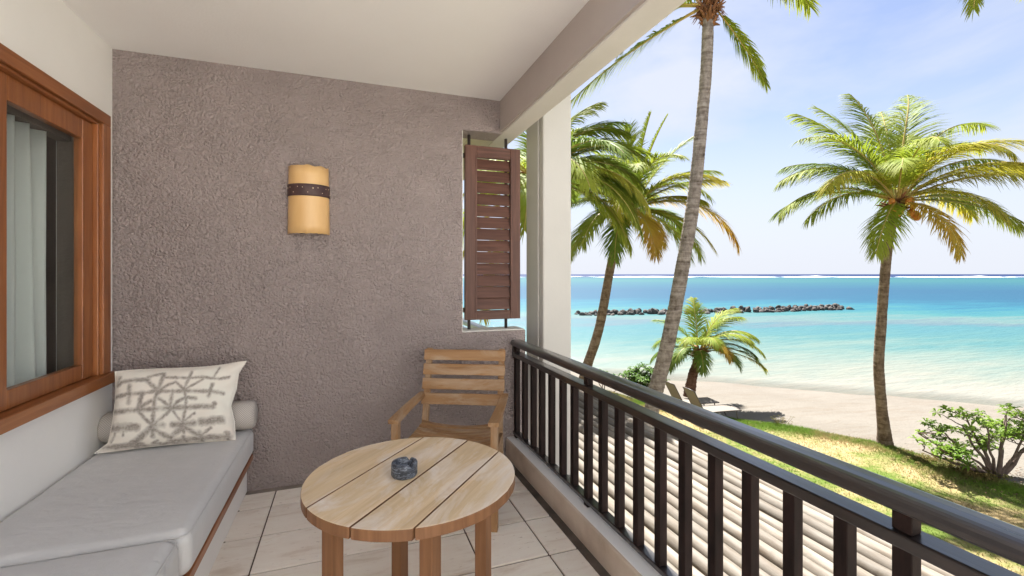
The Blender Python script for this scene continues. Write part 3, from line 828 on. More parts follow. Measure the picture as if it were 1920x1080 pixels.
for i in range(13):
    a = math.pi * (1.04 + 0.92 * i / 12); zz = 0.322 + rng.uniform(-0.006, 0.006) if i % 3 else 0.286
    p = ((SR + 0.005) * math.cos(a), (SR + 0.005) * math.sin(a) * 0.86, zz)
    sz = 0.0062 if i == 7 else 0.0038
    if st0 is None:
        st0 = obj('stud', MB().lathe([(0, 1.0), (0.6, 0.75), (0.95, 0.3), (0.95, -0.3), (0.6, -0.75), (0, -1.0)], 8), STUD, b_, smooth=True); o = st0
    else: o = share(st0, 'stud', b_)
    o.location = p; o.scale = (sz, sz, sz)

# ------------------------------------------------------------------ louvred shutter on its rods
sh = thing('louvred_shutter', 'red-brown louvred wooden shutter hung on iron rods in the wall opening', 'shutter', (1.152, BW + 0.075, 1.041))
SW, S0, S1 = 0.240, 0.082, 1.520
def sb(name, x0, x1, y0, y1, z0, z1, ax): return obj(name, MB().box(x0, x1, y0, y1, z0, z1), SHUT[ax], sh, bevel=0.003)
sb('stile', -SW, -SW + 0.098, -0.022, 0.022, S0, S1, 2); sb('stile', SW - 0.088, SW, -0.022, 0.022, S0, S1, 2)
sb('top_rail', -SW + 0.099, SW - 0.089, -0.020, 0.020, S1 - 0.095, S1, 0); sb('bottom_rail', -SW + 0.099, SW - 0.089, -0.020, 0.020, S0, S0 + 0.075, 0)
sb('bead', -SW + 0.082, -SW + 0.0985, -0.027, -0.0225, S0 + 0.06, S1 - 0.08, 2); sb('bead', SW - 0.0885, SW - 0.074, -0.027, -0.0225, S0 + 0.06, S1 - 0.08, 2)
sb('bead', -SW + 0.099, SW - 0.089, -0.0265, -0.0205, S0 + 0.062, S0 + 0.074, 0); sb('bead', -SW + 0.099, SW - 0.089, -0.0265, -0.0205, S1 - 0.094, S1 - 0.080, 0)
NS = 13; zA, zB = S0 + 0.080, S1 - 0.100; pitch = (zB - zA) / NS
hw = (2 * SW - 0.190) / 2; xm = 0.005
sl0 = None
for i in range(NS):
    if sl0 is None:
        sl0 = obj('slat', MB().box(-hw, hw, -0.0055, 0.0055, -0.049, 0.049), SHUT[0], sh, bevel=0.003); o = sl0
    else: o = share(sl0, 'slat', sh)
    o.location = (xm, 0.002, zA + pitch * (i + 0.5)); o.rotation_euler = (R(-17 + rng.uniform(-2.0, 2.0)), 0, 0)
for x in (-0.195, 0.130):
    obj('rod', MB().tube([(x, 0.036, 0.0), (x, 0.036, 1.614)], [0.013, 0.013], 12), IRON, sh, smooth=True)
obj('bracket', MB().box(-SW - 0.035, -SW + 0.03, 0.0225, 0.034, S1 - 0.10, S1 - 0.06), IRON, sh)
obj('bracket', MB().box(-SW - 0.035, -SW + 0.03, 0.0225, 0.034, S0 + 0.06, S0 + 0.10), IRON, sh)

# ------------------------------------------------------------------ railing
rail = thing('railing', 'dark brown wooden balcony railing with rounded handrail and upright bars', 'railing', (1.33, 0, 0.146))
tz = lambda z: z - 0.146
prof = []
for i in range(20):
    a = 2 * math.pi * i / 20
    cx_, cz_ = math.cos(a), math.sin(a)
    prof.append((0.051 * abs(cx_) ** 0.5 * (1 if cx_ > 0 else -1), tz(0.930) + 0.026 * abs(cz_) ** 0.75 * (1 if cz_ > 0 else -1)))
obj('handrail', MB().prism([(a, b) for a, b in prof], Y0, BW - 0.015, 1), RAIL, rail, smooth=False)
hr = rail.children[-1]
obj('mid_rail', MB().box(-0.035, 0.040, Y0, BW - 0.003, tz(0.815), tz(0.852)), RAIL, rail, bevel=0.005)
obj('bottom_rail', MB().box(-0.026, 0.026, Y0, BW - 0.003, tz(0.170), tz(0.196)), RAIL, rail, bevel=0.004)
bal = None
yb = 3.386; k = 0
posts = [3.565, 2.372, 0.752, -0.868, -2.49]
bars = [3.386, 3.208, 3.046, 2.880, 2.706, 2.546, 2.208, 2.046, 1.882, 1.716, 1.556, 1.390, 1.228, 1.066, 0.904] + [0.60 - 0.163 * i for i in range(19) if abs(0.60 - 0.163 * i + 0.868) > 0.07]
for y in bars:
    if bal is None:
        bal = obj('bar', MB().box(-0.020, 0.020, -0.0205, 0.0205, tz(0.1965), tz(0.8145)), BARM, rail, bevel=0.003); o = bal
    else: o = share(bal, 'bar', rail)
    o.location = (0, y, 0); o.rotation_euler = (0, 0, R(rng.uniform(-1.5, 1.5)))
for y in posts:
    obj('post', MB().box(-0.019, 0.019, y - 0.023, y + 0.023, 0.0, tz(0.1695)).box(-0.019, 0.019, y - 0.023, y + 0.023, tz(0.1965), tz(0.8145)).box(-0.019, 0.019, y - 0.023, y + 0.023, tz(0.8525), tz(0.908)), BARM, rail, bevel=0.003)
obj('wall_bracket', MB().box(-0.03, 0.03, BW - 0.014, BW - 0.001, tz(0.80), tz(0.95)), IRON, rail)

# ------------------------------------------------------------------ round table
TC = (0.25, 1.868, 0)
tab = thing('round_table', 'round weathered teak table of four planks holding the ashtray', 'table', TC, R(48.6))
RT, TZ0, TZ1 = 0.410, 0.661, 0.700
cuts = [-RT, -0.192, 0.010, 0.222, RT]     # plank limits across the grain (local y, left of the planks positive)
cuts = [RT, 0.184, -0.038, -0.230, -RT]
for k in range(4):
    ya, yb_ = cuts[k], cuts[k + 1]
    g = 0.0030
    a = ya - (g if k else 0); b2 = yb_ + (g if k < 3 else 0)
    N = 26; pts = []
    for i in range(N + 1):
        y = a + (b2 - a) * i / N
        pts.append((math.sqrt(max(0, RT * RT - y * y)), y))
    poly = pts + [(-x, y) for x, y in reversed(pts)]
    cl = []
    for p in poly:
        if not cl or math.hypot(p[0] - cl[-1][0], p[1] - cl[-1][1]) > 1e-4: cl.append(p)
    if math.hypot(cl[0][0] - cl[-1][0], cl[0][1] - cl[-1][1]) < 1e-4: cl.pop()
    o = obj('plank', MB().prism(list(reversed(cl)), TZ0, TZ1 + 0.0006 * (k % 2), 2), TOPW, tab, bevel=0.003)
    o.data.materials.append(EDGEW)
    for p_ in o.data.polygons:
        if abs(p_.normal.z) < 0.5: p_.material_index = 1  # plank sides take the darker leg teak, shade put into their colour
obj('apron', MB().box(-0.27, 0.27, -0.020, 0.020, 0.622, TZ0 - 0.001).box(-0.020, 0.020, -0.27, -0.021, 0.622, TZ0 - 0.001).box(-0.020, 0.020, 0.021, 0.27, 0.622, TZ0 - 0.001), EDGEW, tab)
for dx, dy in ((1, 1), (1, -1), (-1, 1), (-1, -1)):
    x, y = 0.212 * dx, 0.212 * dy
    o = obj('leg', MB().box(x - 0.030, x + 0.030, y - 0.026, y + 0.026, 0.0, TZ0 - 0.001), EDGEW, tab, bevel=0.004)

# ashtray
ash = thing('ashtray', 'small round dark blue-grey carved ashtray on the table', 'ashtray', (0.216, 1.862, 0.7008))
me = MB(); K = 48; prof = [(0.0, 0.0), (0.047, 0.0), (0.051, 0.006), (0.0515, 0.030), (0.051, 0.050), (0.049, 0.054), (0.040, 0.054), (0.037, 0.050), (0.036, 0.014), (0.0, 0.012)]
me.lathe(prof, K)
m = len(prof)
for j in range(K):
    a = j / K * 2 * math.pi
    for notch in (R(-62), R(58), R(178)):
        d = abs((a - notch + math.pi) % (2 * math.pi) - math.pi)
        if d < 0.22:
            for i in (4, 5, 6, 7):
                x, y, z = me.v[j * m + i]; me.v[j * m + i] = (x, y, z - 0.013 * math.cos(d / 0.22 * math.pi / 2))
for j in range(K):
    for i in range(1, m - 1):
        x, y, z = me.v[j * m + i]; s = 1 + 0.035 * noise.noise(Vector((x * 45, y * 45, z * 60)))
        me.v[j * m + i] = (x * s, y * s, z)
obj('bowl', me, ASH, ash, smooth=True)
obj('ash_bed', MB().lathe([(0.0, 0.019), (0.02, 0.018), (0.0355, 0.0155)], 24), IRON, ash, smooth=True)

# ------------------------------------------------------------------ armchair
ch = thing('teak_armchair', 'slatted teak armchair with curved seat against the stucco wall', 'chair', (0.668, 2.952, 0), R(-25))
# local: -y is the front, +y the back; width along x
AW = 0.297; FY, BY = -0.29, 0.26
def cb(name, pts_or_box, ax, parent=ch, bevel=0.003):
    mb = MB()
    if len(pts_or_box) == 6: mb.box(*pts_or_box)
    else: mb.hexa(pts_or_box)
    return obj(name, mb, TEAK[ax], parent, bevel=bevel)
for sx in (-1, 1):
    x = sx * AW
    cb('front_leg', (x - 0.021, x + 0.021, FY - 0.026, FY + 0.026, 0, 0.612), 2)
    # raked rear leg that runs up into the back stile
    xb = sx * (AW - 0.030); q = 0.021
    def lv(y, z, d): return [(xb - q, y - d, z), (xb + q, y - d, z), (xb + q, y + d, z), (xb - q, y + d, z)]
    mb = MB(); mb.hexa(lv(0.285, 0, 0.022) + lv(0.235, 0.43, 0.024)); mb.hexa([(a, b, c + 0.0005) for a, b, c in lv(0.235, 0.43, 0.024)] + lv(0.365, 0.955, 0.016))
    obj('rear_leg', mb, TEAK[2], ch, bevel=0.003)
    # armrest, widening to the front, gently bowed
    am = MB(); n = 10; top = []; bot = []
    for i in range(n + 1):
        t = i / n; y = FY - 0.045 + (BY + 0.085 - FY) * t
        hwid = 0.033 - 0.008 * t; xc = x + sx * (0.004 * math.sin(math.pi * t)); z = 0.642 + 0.004 * math.sin(math.pi * t) + 0.008 * t
        top += [(xc - hwid, y, z), (xc + hwid, y, z)]; bot += [(xc - hwid, y, z - 0.026), (xc + hwid, y, z - 0.026)]
    am.v = top + bot; B0 = len(top)
    for i in range(n):
        a = i * 2
        am.f += [(a, a + 1, a + 3, a + 2), (B0 + a, B0 + a + 2, B0 + a + 3, B0 + a + 1), (a, a + 2, B0 + a + 2, B0 + a), (a + 1, B0 + a + 1, B0 + a + 3, a + 3)]
    am.f += [(0, B0, B0 + 1, 1), (2 * n, 2 * n + 1, B0 + 2 * n + 1, B0 + 2 * n)]
    obj('armrest', am, TEAK[1], ch, bevel=0.004)
    cb('side_rail', (x - 0.012 - sx * 0.018, x + 0.012 - sx * 0.018, FY + 0.027, BY - 0.045, 0.335, 0.395), 1)
    cb('stretcher', (x - 0.011 - sx * 0.012, x + 0.011 - sx * 0.012, FY + 0.027, BY - 0.015, 0.17, 0.21), 1)
cb('front_rail', (-AW + 0.022, AW - 0.022, FY - 0.012, FY + 0.012, 0.335, 0.395), 0)
# back slats, following the rake
for i, z in enumerate((0.914, 0.814, 0.714, 0.614)):
    yy = 0.235 + (z - 0.43) / 0.525 * 0.13 - 0.031
    n = 8; mb = MB()
    for k in range(n + 1):
        x = -AW + 0.0 + (2 * AW) * k / n; bow = 0.0
        for (dy, dz) in ((-0.010, -0.037), (0.008, -0.037), (0.008, 0.037), (-0.010, 0.037)):
            mb.v.append((x, yy + dy + dz * 0.25 + bow, z + dz))
    for k in range(n):
        a = k * 4
        for j in range(4): mb.f.append((a + j, a + (j + 1) % 4, a + 4 + (j + 1) % 4, a + 4 + j))
    mb.f += [(3, 2, 1, 0), (n * 4, n * 4 + 1, n * 4 + 2, n * 4 + 3)]
    obj('back_slat', mb, TEAK[0], ch, bevel=0.003)
# dished seat slats
for i in range(9):
    y0 = FY - 0.02 + i * 0.0585; n = 14; mb = MB()
    wid = AW - 0.024 if i else AW - 0.024
    for k in range(n + 1):
        u = -1 + 2 * k / n; x = u * wid
        z = 0.468 - 0.032 * (1 - u * u) - 0.001 * i + (0.014 * ((i - 4) / 4) ** 2)
        mb.v += [(x, y0, z - 0.016), (x, y0 + 0.0475, z - 0.016), (x, y0 + 0.0475, z), (x, y0, z)]
    for k in range(n):
        a = k * 4
        for j in range(4): mb.f.append((a + j, a + (j + 1) % 4, a + 4 + (j + 1) % 4, a + 4 + j))
    mb.f += [(3, 2, 1, 0), (n * 4, n * 4 + 1, n * 4 + 2, n * 4 + 3)]
    obj('seat_slat', mb, TEAK[0], ch, bevel=0.003)

# ------------------------------------------------------------------ pergola of poles below the railing
perg = thing('pole_pergola', 'flat pergola roof of sun-bleached round poles below the railing', 'pergola', (0, 0, -3.2))
p0 = None; PR = 0.0515
xp = 1.47; i = 0
while xp < 3.60:
    if i % 5 == 0 or p0 is None:
        n = 40; L0, L1 = -3.0, 8.0
        pts = [(0.010 * noise.noise(Vector((t * 0.6, i, 0))), L0 + (L1 - L0) * t / n, 0.008 * noise.noise(Vector((t * 0.5, i, 5)))) for t in range(n + 1)]
        p0 = obj('pole', MB().tube(pts, [PR * (1 + 0.06 * noise.noise(Vector((t * 0.35, i * 3, 9)))) for t in range(n + 1)], 12), POLE, perg, smooth=True); o = p0
    else: o = share(p0, 'pole', perg)
    o.location = (xp, rng.uniform(-0.3, 0.3), 2.90 + rng.uniform(-0.012, 0.012)); o.rotation_euler = (0, 0, R(rng.uniform(-0.14, 0.14)))
    xp += 0.1175; i += 1
for y in [-2.2 + 1.9 * k for k in range(6)]:
    obj('rafter', MB().box(1.41, 3.64, y - 0.04, y + 0.04, 2.66, 2.835), TIMBER, perg)
for y in (-2.6, 2.0, 7.4):
    obj('post', MB().box(3.40, 3.52, y - 0.06, y + 0.06, 0, 2.659), TIMBER, perg)

# ================================================================== THE GROUND, SEA AND REEF
NT = Vector((0.656, 0.755, 0)); NW = Vector((0.755, -0.656, 0))
def tz_land(t, w):
    if t <= 14: z = -3.26
    elif t < 26.2:
        s = (t - 14) / 12.2; z = -3.26 - 0.94 * (0.6 * s + 0.4 * s * s)
    else: z = -4.20 - 0.055 * (t - 26.2)
    return max(z, -9.0)
be = MB()
ts = [-160, -60, -20, 0, 8] + [12 + 0.5 * i for i in range(60)] + [44, 48, 55, 70, 100, 160, 300]
wv = [-300, -150, -80, -50] + [-40 + 1.25 * i for i in range(65)] + [50, 80, 150, 300]
for t in ts:
    for w_ in wv:
        p = NT * t + NW * w_
        z = tz_land(t, w_)
        if 12 < t < 40 and abs(w_) < 41: z += 0.05 * noise.noise(Vector((p.x * 0.35, p.y * 0.35, 0))) + 0.018 * noise.noise(Vector((p.x * 1.3, p.y * 1.3, 3)))
        be.v.append((p.x, p.y, z))
nw_ = len(wv)
for i in range(len(ts) - 1):
    for j in range(nw_ - 1):
        a = i * nw_ + j; be.f.append((a, a + 1, a + nw_ + 1, a + nw_))
b_ = obj('beach', be, SAND, smooth=True); b_['kind'] = 'structure'

S = 40000
sea = struct('sea', MB(), SEA); bpy.data.objects.remove(sea)
se = MB(); se.v = [(-S, -S, -4.2), (S, -S, -4.2), (S, S, -4.2), (-S, S, -4.2)]; se.f = [(0, 1, 2, 3)]
struct('sea', se, SEA)

# surf breaking on the outer reef
su = MB(); rr = random.Random(3)
fwd = Vector((math.sin(YAW), math.cos(YAW), 0)); rgt = Vector((math.cos(YAW), -math.sin(YAW), 0))
for D, a0, a1, hh in ((870, -150, 1050, 1.7), (950, 250, 1100, 2.2), (1080, 60, 700, 1.2), (820, 560, 900, 1.6)):
    n = int((a1 - a0) / 7); st = len(su.v)
    for i in range(n + 1):
        x = a0 + (a1 - a0) * i / n
        e = noise.noise(Vector((x * 0.012, D, 0))) + 0.5 * noise.noise(Vector((x * 0.05, D, 2)))
        h = hh * max(0.0, 0.25 + e) * min(1, i / 6, (n - i) / 6)
        c = fwd * (D + 22 * noise.noise(Vector((x * 0.006, D, 4)))) + rgt * x
        for o_, z in ((-9, -0.3), (-2, h), (3, h * 0.7), (12, -0.3)):
            p = c + fwd * o_; su.v.append((p.x, p.y, -4.2 + z))
    for i in range(n):
        for k in range(3):
            a = st + i * 4 + k; su.f.append((a, a + 4, a + 5, a + 1))
so_ = struct('reef_surf', su, FOAM, kind='stuff'); tag(so_, 'thin white line of surf breaking on the far reef', 'surf'); so_['kind'] = 'stuff'

# rock breakwater
bw = thing('breakwater', 'long low breakwater of brown rocks lying out in the lagoon', 'breakwater', (53, 55, -4.2))
rk = []
for s in range(6):
    bm = bmesh.new(); bmesh.ops.create_icosphere(bm, subdivisions=2, radius=1)
    for v in bm.verts:
        d = 1 + 0.30 * noise.noise(v.co * 1.3 + Vector((s * 7, 0, 0))) + 0.12 * noise.noise(v.co * 3.1 + Vector((0, s * 5, 0)))
        v.co *= d; v.co.z *= 0.78
    me_ = bpy.data.meshes.new('rock'); bm.to_mesh(me_); bm.free(); me_.materials.append(ROCK); rk.append(me_)
A, B_ = Vector((30.5, 57.2, 0)), Vector((76.2, 52.4, 0))
for i in range(285):
    t = (i * 0.6180339 + rng.uniform(-0.004, 0.004)) % 1.0
    c = A.lerp(B_, t); c.y += 1.3 * math.sin(t * 3.1) * -1
    taper = min(1, t / 0.13 + 0.25, (1 - t) / 0.02 + 0.3)
    d = rng.uniform(-1.7, 1.7)
    sz = rng.uniform(0.30, 0.52)
    z = max(0, (1 - abs(d) / 1.9)) * (0.50 + 0.2 * t) * taper - 0.18
    o = bpy.data.objects.new('rock', rk[i % 6]); col.objects.link(o); o.parent = bw
    o.location = (c.x - 53 + rng.uniform(-0.2, 0.2), c.y - 55 + d, z + rng.uniform(-0.1, 0.12))
    o.rotation_euler = (rng.uniform(0, 6), rng.uniform(0, 6), rng.uniform(0, 6)); o.scale = (sz * rng.uniform(0.85, 1.25), sz, sz * rng.uniform(0.7, 1))

# lawn sheet with a ragged edge, and its grass
edge = [(6.5, 40), (8.2, 28), (9.2, 20), (9.99, 15.2), (11.0, 13.0), (11.83, 11.6), (12.83, 10.4), (13.37, 9.46), (13.95, 8.5), (13.95, 7.6), (13.65, 6.6), (14.1, 5.6), (14.6, 3.4), (15.4, -2), (17, -30)]
def catmull(P, n):
    out = []
    for i in range(len(P) - 1):
        p0, p1, p2, p3 = [Vector(P[max(0, min(len(P) - 1, k))]) for k in (i - 1, i, i + 1, i + 2)]
        for j in range(n):
            t = j / n
            out.append(0.5 * ((2 * p1) + (p2 - p0) * t + (2 * p0 - 5 * p1 + 4 * p2 - p3) * t * t + (3 * p1 - p0 - 3 * p2 + p3) * t ** 3))
    out.append(Vector(P[-1])); return out
ed = catmull(edge, 10)
def edge_x(y):
    for a, b in zip(ed, ed[1:]):
        if b.y <= y <= a.y: return a.x + (b.x - a.x) * (a.y - y) / max(1e-6, a.y - b.y)
    return ed[0].x
la = MB(); cols_ = [-40, -10, 2, 5, 7, 8.5, 9.5]
rows = ed
offs = [3.5, 2.4, 1.5, 0.8, 0.35, 0.1, 0.0, -0.10]
def lawn_z(x, y): return -3.205 + 0.03 * noise.noise(Vector((x * 0.5, y * 0.5, 1)))
for p in rows:
    rg = 0.16 * noise.noise(Vector((p.y * 1.9, 3, 0))) + 0.07 * noise.noise(Vector((p.y * 6, 9, 0)))
    xs = [-40, -8, 1.5] + [p.x + rg - o_ for o_ in offs]
    for k, x in enumerate(xs): la.v.append((x, p.y, lawn_z(x, p.y) - (0.06 if k == len(xs) - 1 else 0)))
nc = 3 + len(offs)
for i in range(len(rows) - 1):
    for j in range(nc - 1):
        a = i * nc + j; la.f.append((a + nc, a + nc + 1, a + 1, a))
l_ = obj('lawn', la, LAWN, smooth=True); l_['kind'] = 'structure'

gr = MB(); gg = random.Random(11)
for i in range(95000):
    y = gg.uniform(1.0, 16.5); ex = edge_x(y)
    near = gg.random() < 0.45
    x = ex - (abs(gg.gauss(0, 0.5)) - 0.12 if near else gg.uniform(0, 7.5))
    if x < 4.2: continue
    f = noise.noise(Vector((x * 0.62, y * 0.62, 0)))
    z = lawn_z(x, y) - 0.01 - (0.05 if x > ex else 0)
    ed_boost = 1.5 if x > ex - 0.9 else 1.0
    h = gg.uniform(0.03, 0.075) * ed_boost * (1.0 + 0.5 * f)
    a = gg.uniform(0, 6.283); wd = gg.uniform(0.005, 0.010)
    lx, ly = gg.gauss(0, 0.6) * h, gg.gauss(0, 0.6) * h
    n = len(gr.v); c_, s2 = math.cos(a) * wd, math.sin(a) * wd
    gr.v += [(x - c_, y - s2, z), (x + c_, y + s2, z), (x + lx, y + ly, z + h)]
    gr.f.append((n, n + 1, n + 2))
g_ = struct('lawn_grass', gr, BLADE, kind='stuff'); tag(g_, 'short green and straw-coloured grass of the lawn above the beach', 'grass'); g_['kind'] = 'stuff'

# ================================================================== PALMS
def bez(pts, n):
    P = [tuple(p) for p in pts]
    return catmull(P, n)

def frond(el0, droop, L, az, sag=0.4, nl=80, lmax=0.95, wid=0.046, seed=0, gap=0.10, bend=0.0, vee=0.22):
    """one pinnate leaf starting at the origin; az/el in world degrees"""
    r = random.Random(seed)
    mb = MB(); lf = MB(); along = []
    n = 26; pts = [Vector((0, 0, 0))]; tans = []
    for i in range(n):
        s = (i + 0.5) / n
        e = R(max(-86, el0 - droop * s ** 1.25)); a = R(az + bend * s * s)
        t = Vector((math.cos(e) * math.cos(a), math.cos(e) * math.sin(a), math.sin(e)))
        tans.append(t); pts.append(pts[-1] + t * L / n)
    tans.append(tans[-1])
    mb.tube(pts, [0.030 * (1 - 0.88 * i / n) * (L / 3.4) + 0.003 for i in range(n + 1)], 5)
    rv = len(mb.v)
    twist = r.uniform(-0.25, 0.25)
    for k in range(nl):
        s = gap + (1 - gap) * (k + 0.5) / nl
        fi = s * n; i0 = min(n - 1, int(fi)); p = pts[i0].lerp(pts[i0 + 1], fi - i0); T = tans[i0].lerp(tans[min(n, i0 + 1)], fi - i0).normalized()
        a = R(az + bend * s * s)
        Bn = Vector((-math.sin(a), math.cos(a), 0)); Nn = T.cross(Bn) * -1
        if Nn.z < 0: Nn = -Nn
        env = (0.45 + 2.2 * (s - gap)) if s < gap + 0.25 else 1.0
        env = min(1.0, env) * (1.0 - 0.62 * max(0, (s - 0.55) / 0.45) ** 1.4)
        for sd in (-1, 1):
            if r.random() < 0.045: continue
            ln = lmax * env * r.uniform(0.82, 1.1) * (L / 3.4) ** 0.5
            fw = R(38 + 26 * s + r.gauss(0, 8))
            d = (Bn * sd * math.cos(fw) + T * math.sin(fw) + Nn * (vee - 0.35 * s + r.uniform(-0.10, 0.10)) + Bn * 0.0).normalized()
            q = p.copy(); m = 4; w0 = wid * r.uniform(0.8, 1.15)
            side = T.cross(d).cross(d).normalized()
            base = len(lf.v)
            for j in range(m + 1):
                f = j / m
                ww_ = w0 * (0.55 + 1.2 * f if f < 0.35 else (1 - f) * 1.5 + 0.02) * 0.5
                lf.v += [tuple(q - side * ww_), tuple(q + side * ww_)]; along += [s * 0.5 + f * 0.5] * 2
                d = (d + Vector((0, 0, -1)) * sag * (0.35 + f) / m * 1.5 * r.uniform(0.8, 1.2)).normalized()
                side = (side - d * side.dot(d)).normalized()
                q = q + d * ln / m
            for j in range(m):
                b0 = base + j * 2; lf.f.append((b0, b0 + 1, b0 + 3, b0 + 2))
    nr = len(mb.f)
    out = MB(); out.v = mb.v + lf.v; out.f = mb.f + [tuple(x + rv for x in f) for f in lf.f]
    return out, [0.0] * rv + along, nr

def trunk_mesh(pts, r0, r1, ring, flare=0.35, seed=0, rough=0.03, amp=0.045):
    P = bez(pts, 8); L = [0.0]
    for a, b in zip(P, P[1:]): L.append(L[-1] + (b - a).length)
    tot = L[-1]; n = int(tot / (ring / 3.0)); Q = []; i = 0
    for k in range(n + 1):
        s = tot * k / n
        while i < len(L) - 2 and L[i + 1] < s: i += 1
        Q.append(P[i].lerp(P[i + 1], (s - L[i]) / max(1e-6, L[i + 1] - L[i])))
    rad = []
    for k in range(n + 1):
        f = k / n; s = tot * f
        sw = 1 - ((s / ring + 0.4 * noise.noise(Vector((s * 2, seed, 0)))) % 1.0)
        rad.append((r0 + (r1 - r0) * min(1, f * 1.1)) * (1 + flare * math.exp(-s / 0.45)) * (1 + amp * sw + rough * noise.noise(Vector((s * 1.4, seed, 4)))))
    mb = MB().tube(Q, rad, 18)
    for k in range(len(mb.v)):
        x, y, z = mb.v[k]; c = Q[min(n, k // 18)]
        d = Vector((x, y, z)) - c
        q = c + d * (1 + 0.06 * noise.noise(Vector((x * 6, y * 6, z * 3))))
        mb.v[k] = tuple(q)
    return mb

def palm(name, label, trunk, r0, r1, fronds, bark, group=None, ring=0.11, lmax=0.95, nl=112, wid=0.034, boots=26, boot_len=0.5, cocos=0, seed=0, flare=0.35, sag=0.6, amp=0.045, spread=0.16):
    base = Vector(trunk[0])
    t = thing(name, label, 'palm tree', base, 0, group)
    loc = [tuple(Vector(p) - base) for p in trunk]
    obj('trunk', trunk_mesh(loc, r0, r1, ring, flare, seed, amp=amp), bark, t, smooth=True)
    C = Vector(loc[-1]); r = random.Random(seed)
    # crown shaft of old leaf bases and fibre
    bt = MB()
    for k in range(boots):
        a = r.uniform(0, 6.283); el = R(r.uniform(15, 78)); z = r.uniform(-0.45, 0.1) * boot_len / 0.5
        d = Vector((math.cos(el) * math.cos(a), math.cos(el) * math.sin(a), math.sin(el))); ln = boot_len * r.uniform(0.4, 0.95)
        p0 = C + Vector((math.cos(a), math.sin(a), 0)) * r1 * 0.7 + Vector((0, 0, z))
        bt.tube([p0, p0 + d * ln * 0.5, p0 + d * ln + Vector((0, 0, -0.06))], [0.055 * r1 / 0.13, 0.040 * r1 / 0.13, 0.010], 5)
    for k in range(boots * 2):
        a = r.uniform(0, 6.283); p0 = C + Vector((math.cos(a), math.sin(a), 0)) * r1 * r.uniform(0.9, 1.6) + Vector((0, 0, r.uniform(-0.1, 0.25)))
        d = Vector((math.cos(a) * 0.5, math.sin(a) * 0.5, -r.uniform(0.4, 1.0))).normalized(); ln = boot_len * r.uniform(0.3, 0.9)
        bt.tube([p0, p0 + d * ln * 0.5 + Vector((0.02, 0, 0)), p0 + d * ln], [0.012, 0.009, 0.003], 4)
    obj('crown_fibre', bt, FIBRE, t, smooth=True)
    for k, fr_ in enumerate(fronds):
        az, el, dr, L, mat = fr_[:5]
        ex = fr_[5] if len(fr_) > 5 else {}
        kw = dict(sag=sag, nl=int(nl), lmax=lmax, wid=wid, seed=seed * 100 + k); kw['bend'] = r.uniform(-22, 22); kw['vee'] = r.uniform(0.12, 0.34); kw.update(ex)
        waz = az - math.degrees(YAW)          # 0 = along the shore to the right of the view, 90 = out to sea
        mb, along, nr = frond(el, dr, L, waz, **kw)
        o = obj('frond', mb, mat, t, smooth=False)
        o.data.materials.append(RACH)
        idx = [1] * nr + [0] * (len(o.data.polygons) - nr); o.data.polygons.foreach_set('material_index', idx)
        at = o.data.attributes.new('along', 'FLOAT', 'POINT'); at.data.foreach_set('value', along)
        o.location = C + Vector((math.cos(R(waz)), math.sin(R(waz)), 0)) * spread * 0.8 + Vector((0, 0, 0.05 + 0.10 * math.sin(R(max(-30, el)))))
    for k in range(cocos):
        a = R(-90 + r.uniform(-75, 75)) - YAW; z = r.uniform(-0.42, 0.05)
        p = C + Vector((math.cos(a), math.sin(a), 0)) * r.uniform(0.22, 0.42) + Vector((0, 0, z))
        prof_ = [(0, -0.13), (0.06, -0.115), (0.095, -0.05), (0.10, 0.02), (0.075, 0.085), (0.03, 0.12), (0, 0.125)]
        cobj = obj('coconut', MB().lathe(prof_, 14), COCO, t, smooth=True); cobj.location = p; cobj.rotation_euler = (r.uniform(-0.5, 0.5), r.uniform(-0.5, 0.5), r.uniform(0, 6)); sc_ = r.uniform(0.75, 1.0); cobj.scale = (sc_,) * 3
    return t

# the free-standing palm on the right
palm('coconut_palm', 'free-standing coconut palm with a full crown and orange nuts at the lawn edge', [(14.0, 8.42, -3.25), (13.81, 8.42, -1.96), (13.76, 8.44, -0.93), (13.82, 8.41, 0.24), (13.92, 8.38, 1.56), (14.03, 8.34, 2.58), (14.22, 8.26, 3.45)], 0.125, 0.110,
     [(35, 82, 53, 4.17, GRN), (12, 70, 78, 4.17, GRN), (40, 62, 51, 3.95, GRN), (158, 66, 37, 3.54, GRN), (180, 45, 81, 3.35, GRN), (160, 51, 66, 2.98, DGRN),
      (205, 35, 79, 3.44, YEL), (222, -15, 42, 2.70, GRN), (268, -12, 66, 2.45, GOLD, dict(bend=0, lmax=0.8)), (318, -1, 53, 2.98, GRN), (345, 37, 74, 3.44, YEL), (4, 47, 74, 3.72, GRN),
      (334, 27, 57, 3.63, YEL), (285, 68, 122, 2.91, YEL), (305, 61, 100, 3.12, YEL), (250, 62, 97, 3.02, GRN), (100, 82, 29, 3.65, GRN), (62, 74, 41, 3.75, GRN), (130, 74, 33, 3.44, GRN),
      (235, 47, 85, 2.79, GRN), (312, 41, 81, 2.98, YEL), (190, 61, 78, 3.54, GRN), (20, 61, 78, 3.85, GRN), (170, 27, 78, 3.26, GRN), (292, 15, 78, 2.33, YEL), (20, 25, 70, 3.35, YEL), (90, 45, 65, 2.98, DGRN), (50, 35, 74, 3.07, DGRN), (135, 27, 69, 3.07, DGRN), (195, 17, 65, 2.98, GRN), (355, 13, 66, 3.07, GRN)],
     TRUNKB, 'coconut palms by the beach', seed=1, flare=0.6, cocos=11, nl=120, lmax=0.98, sag=0.75)

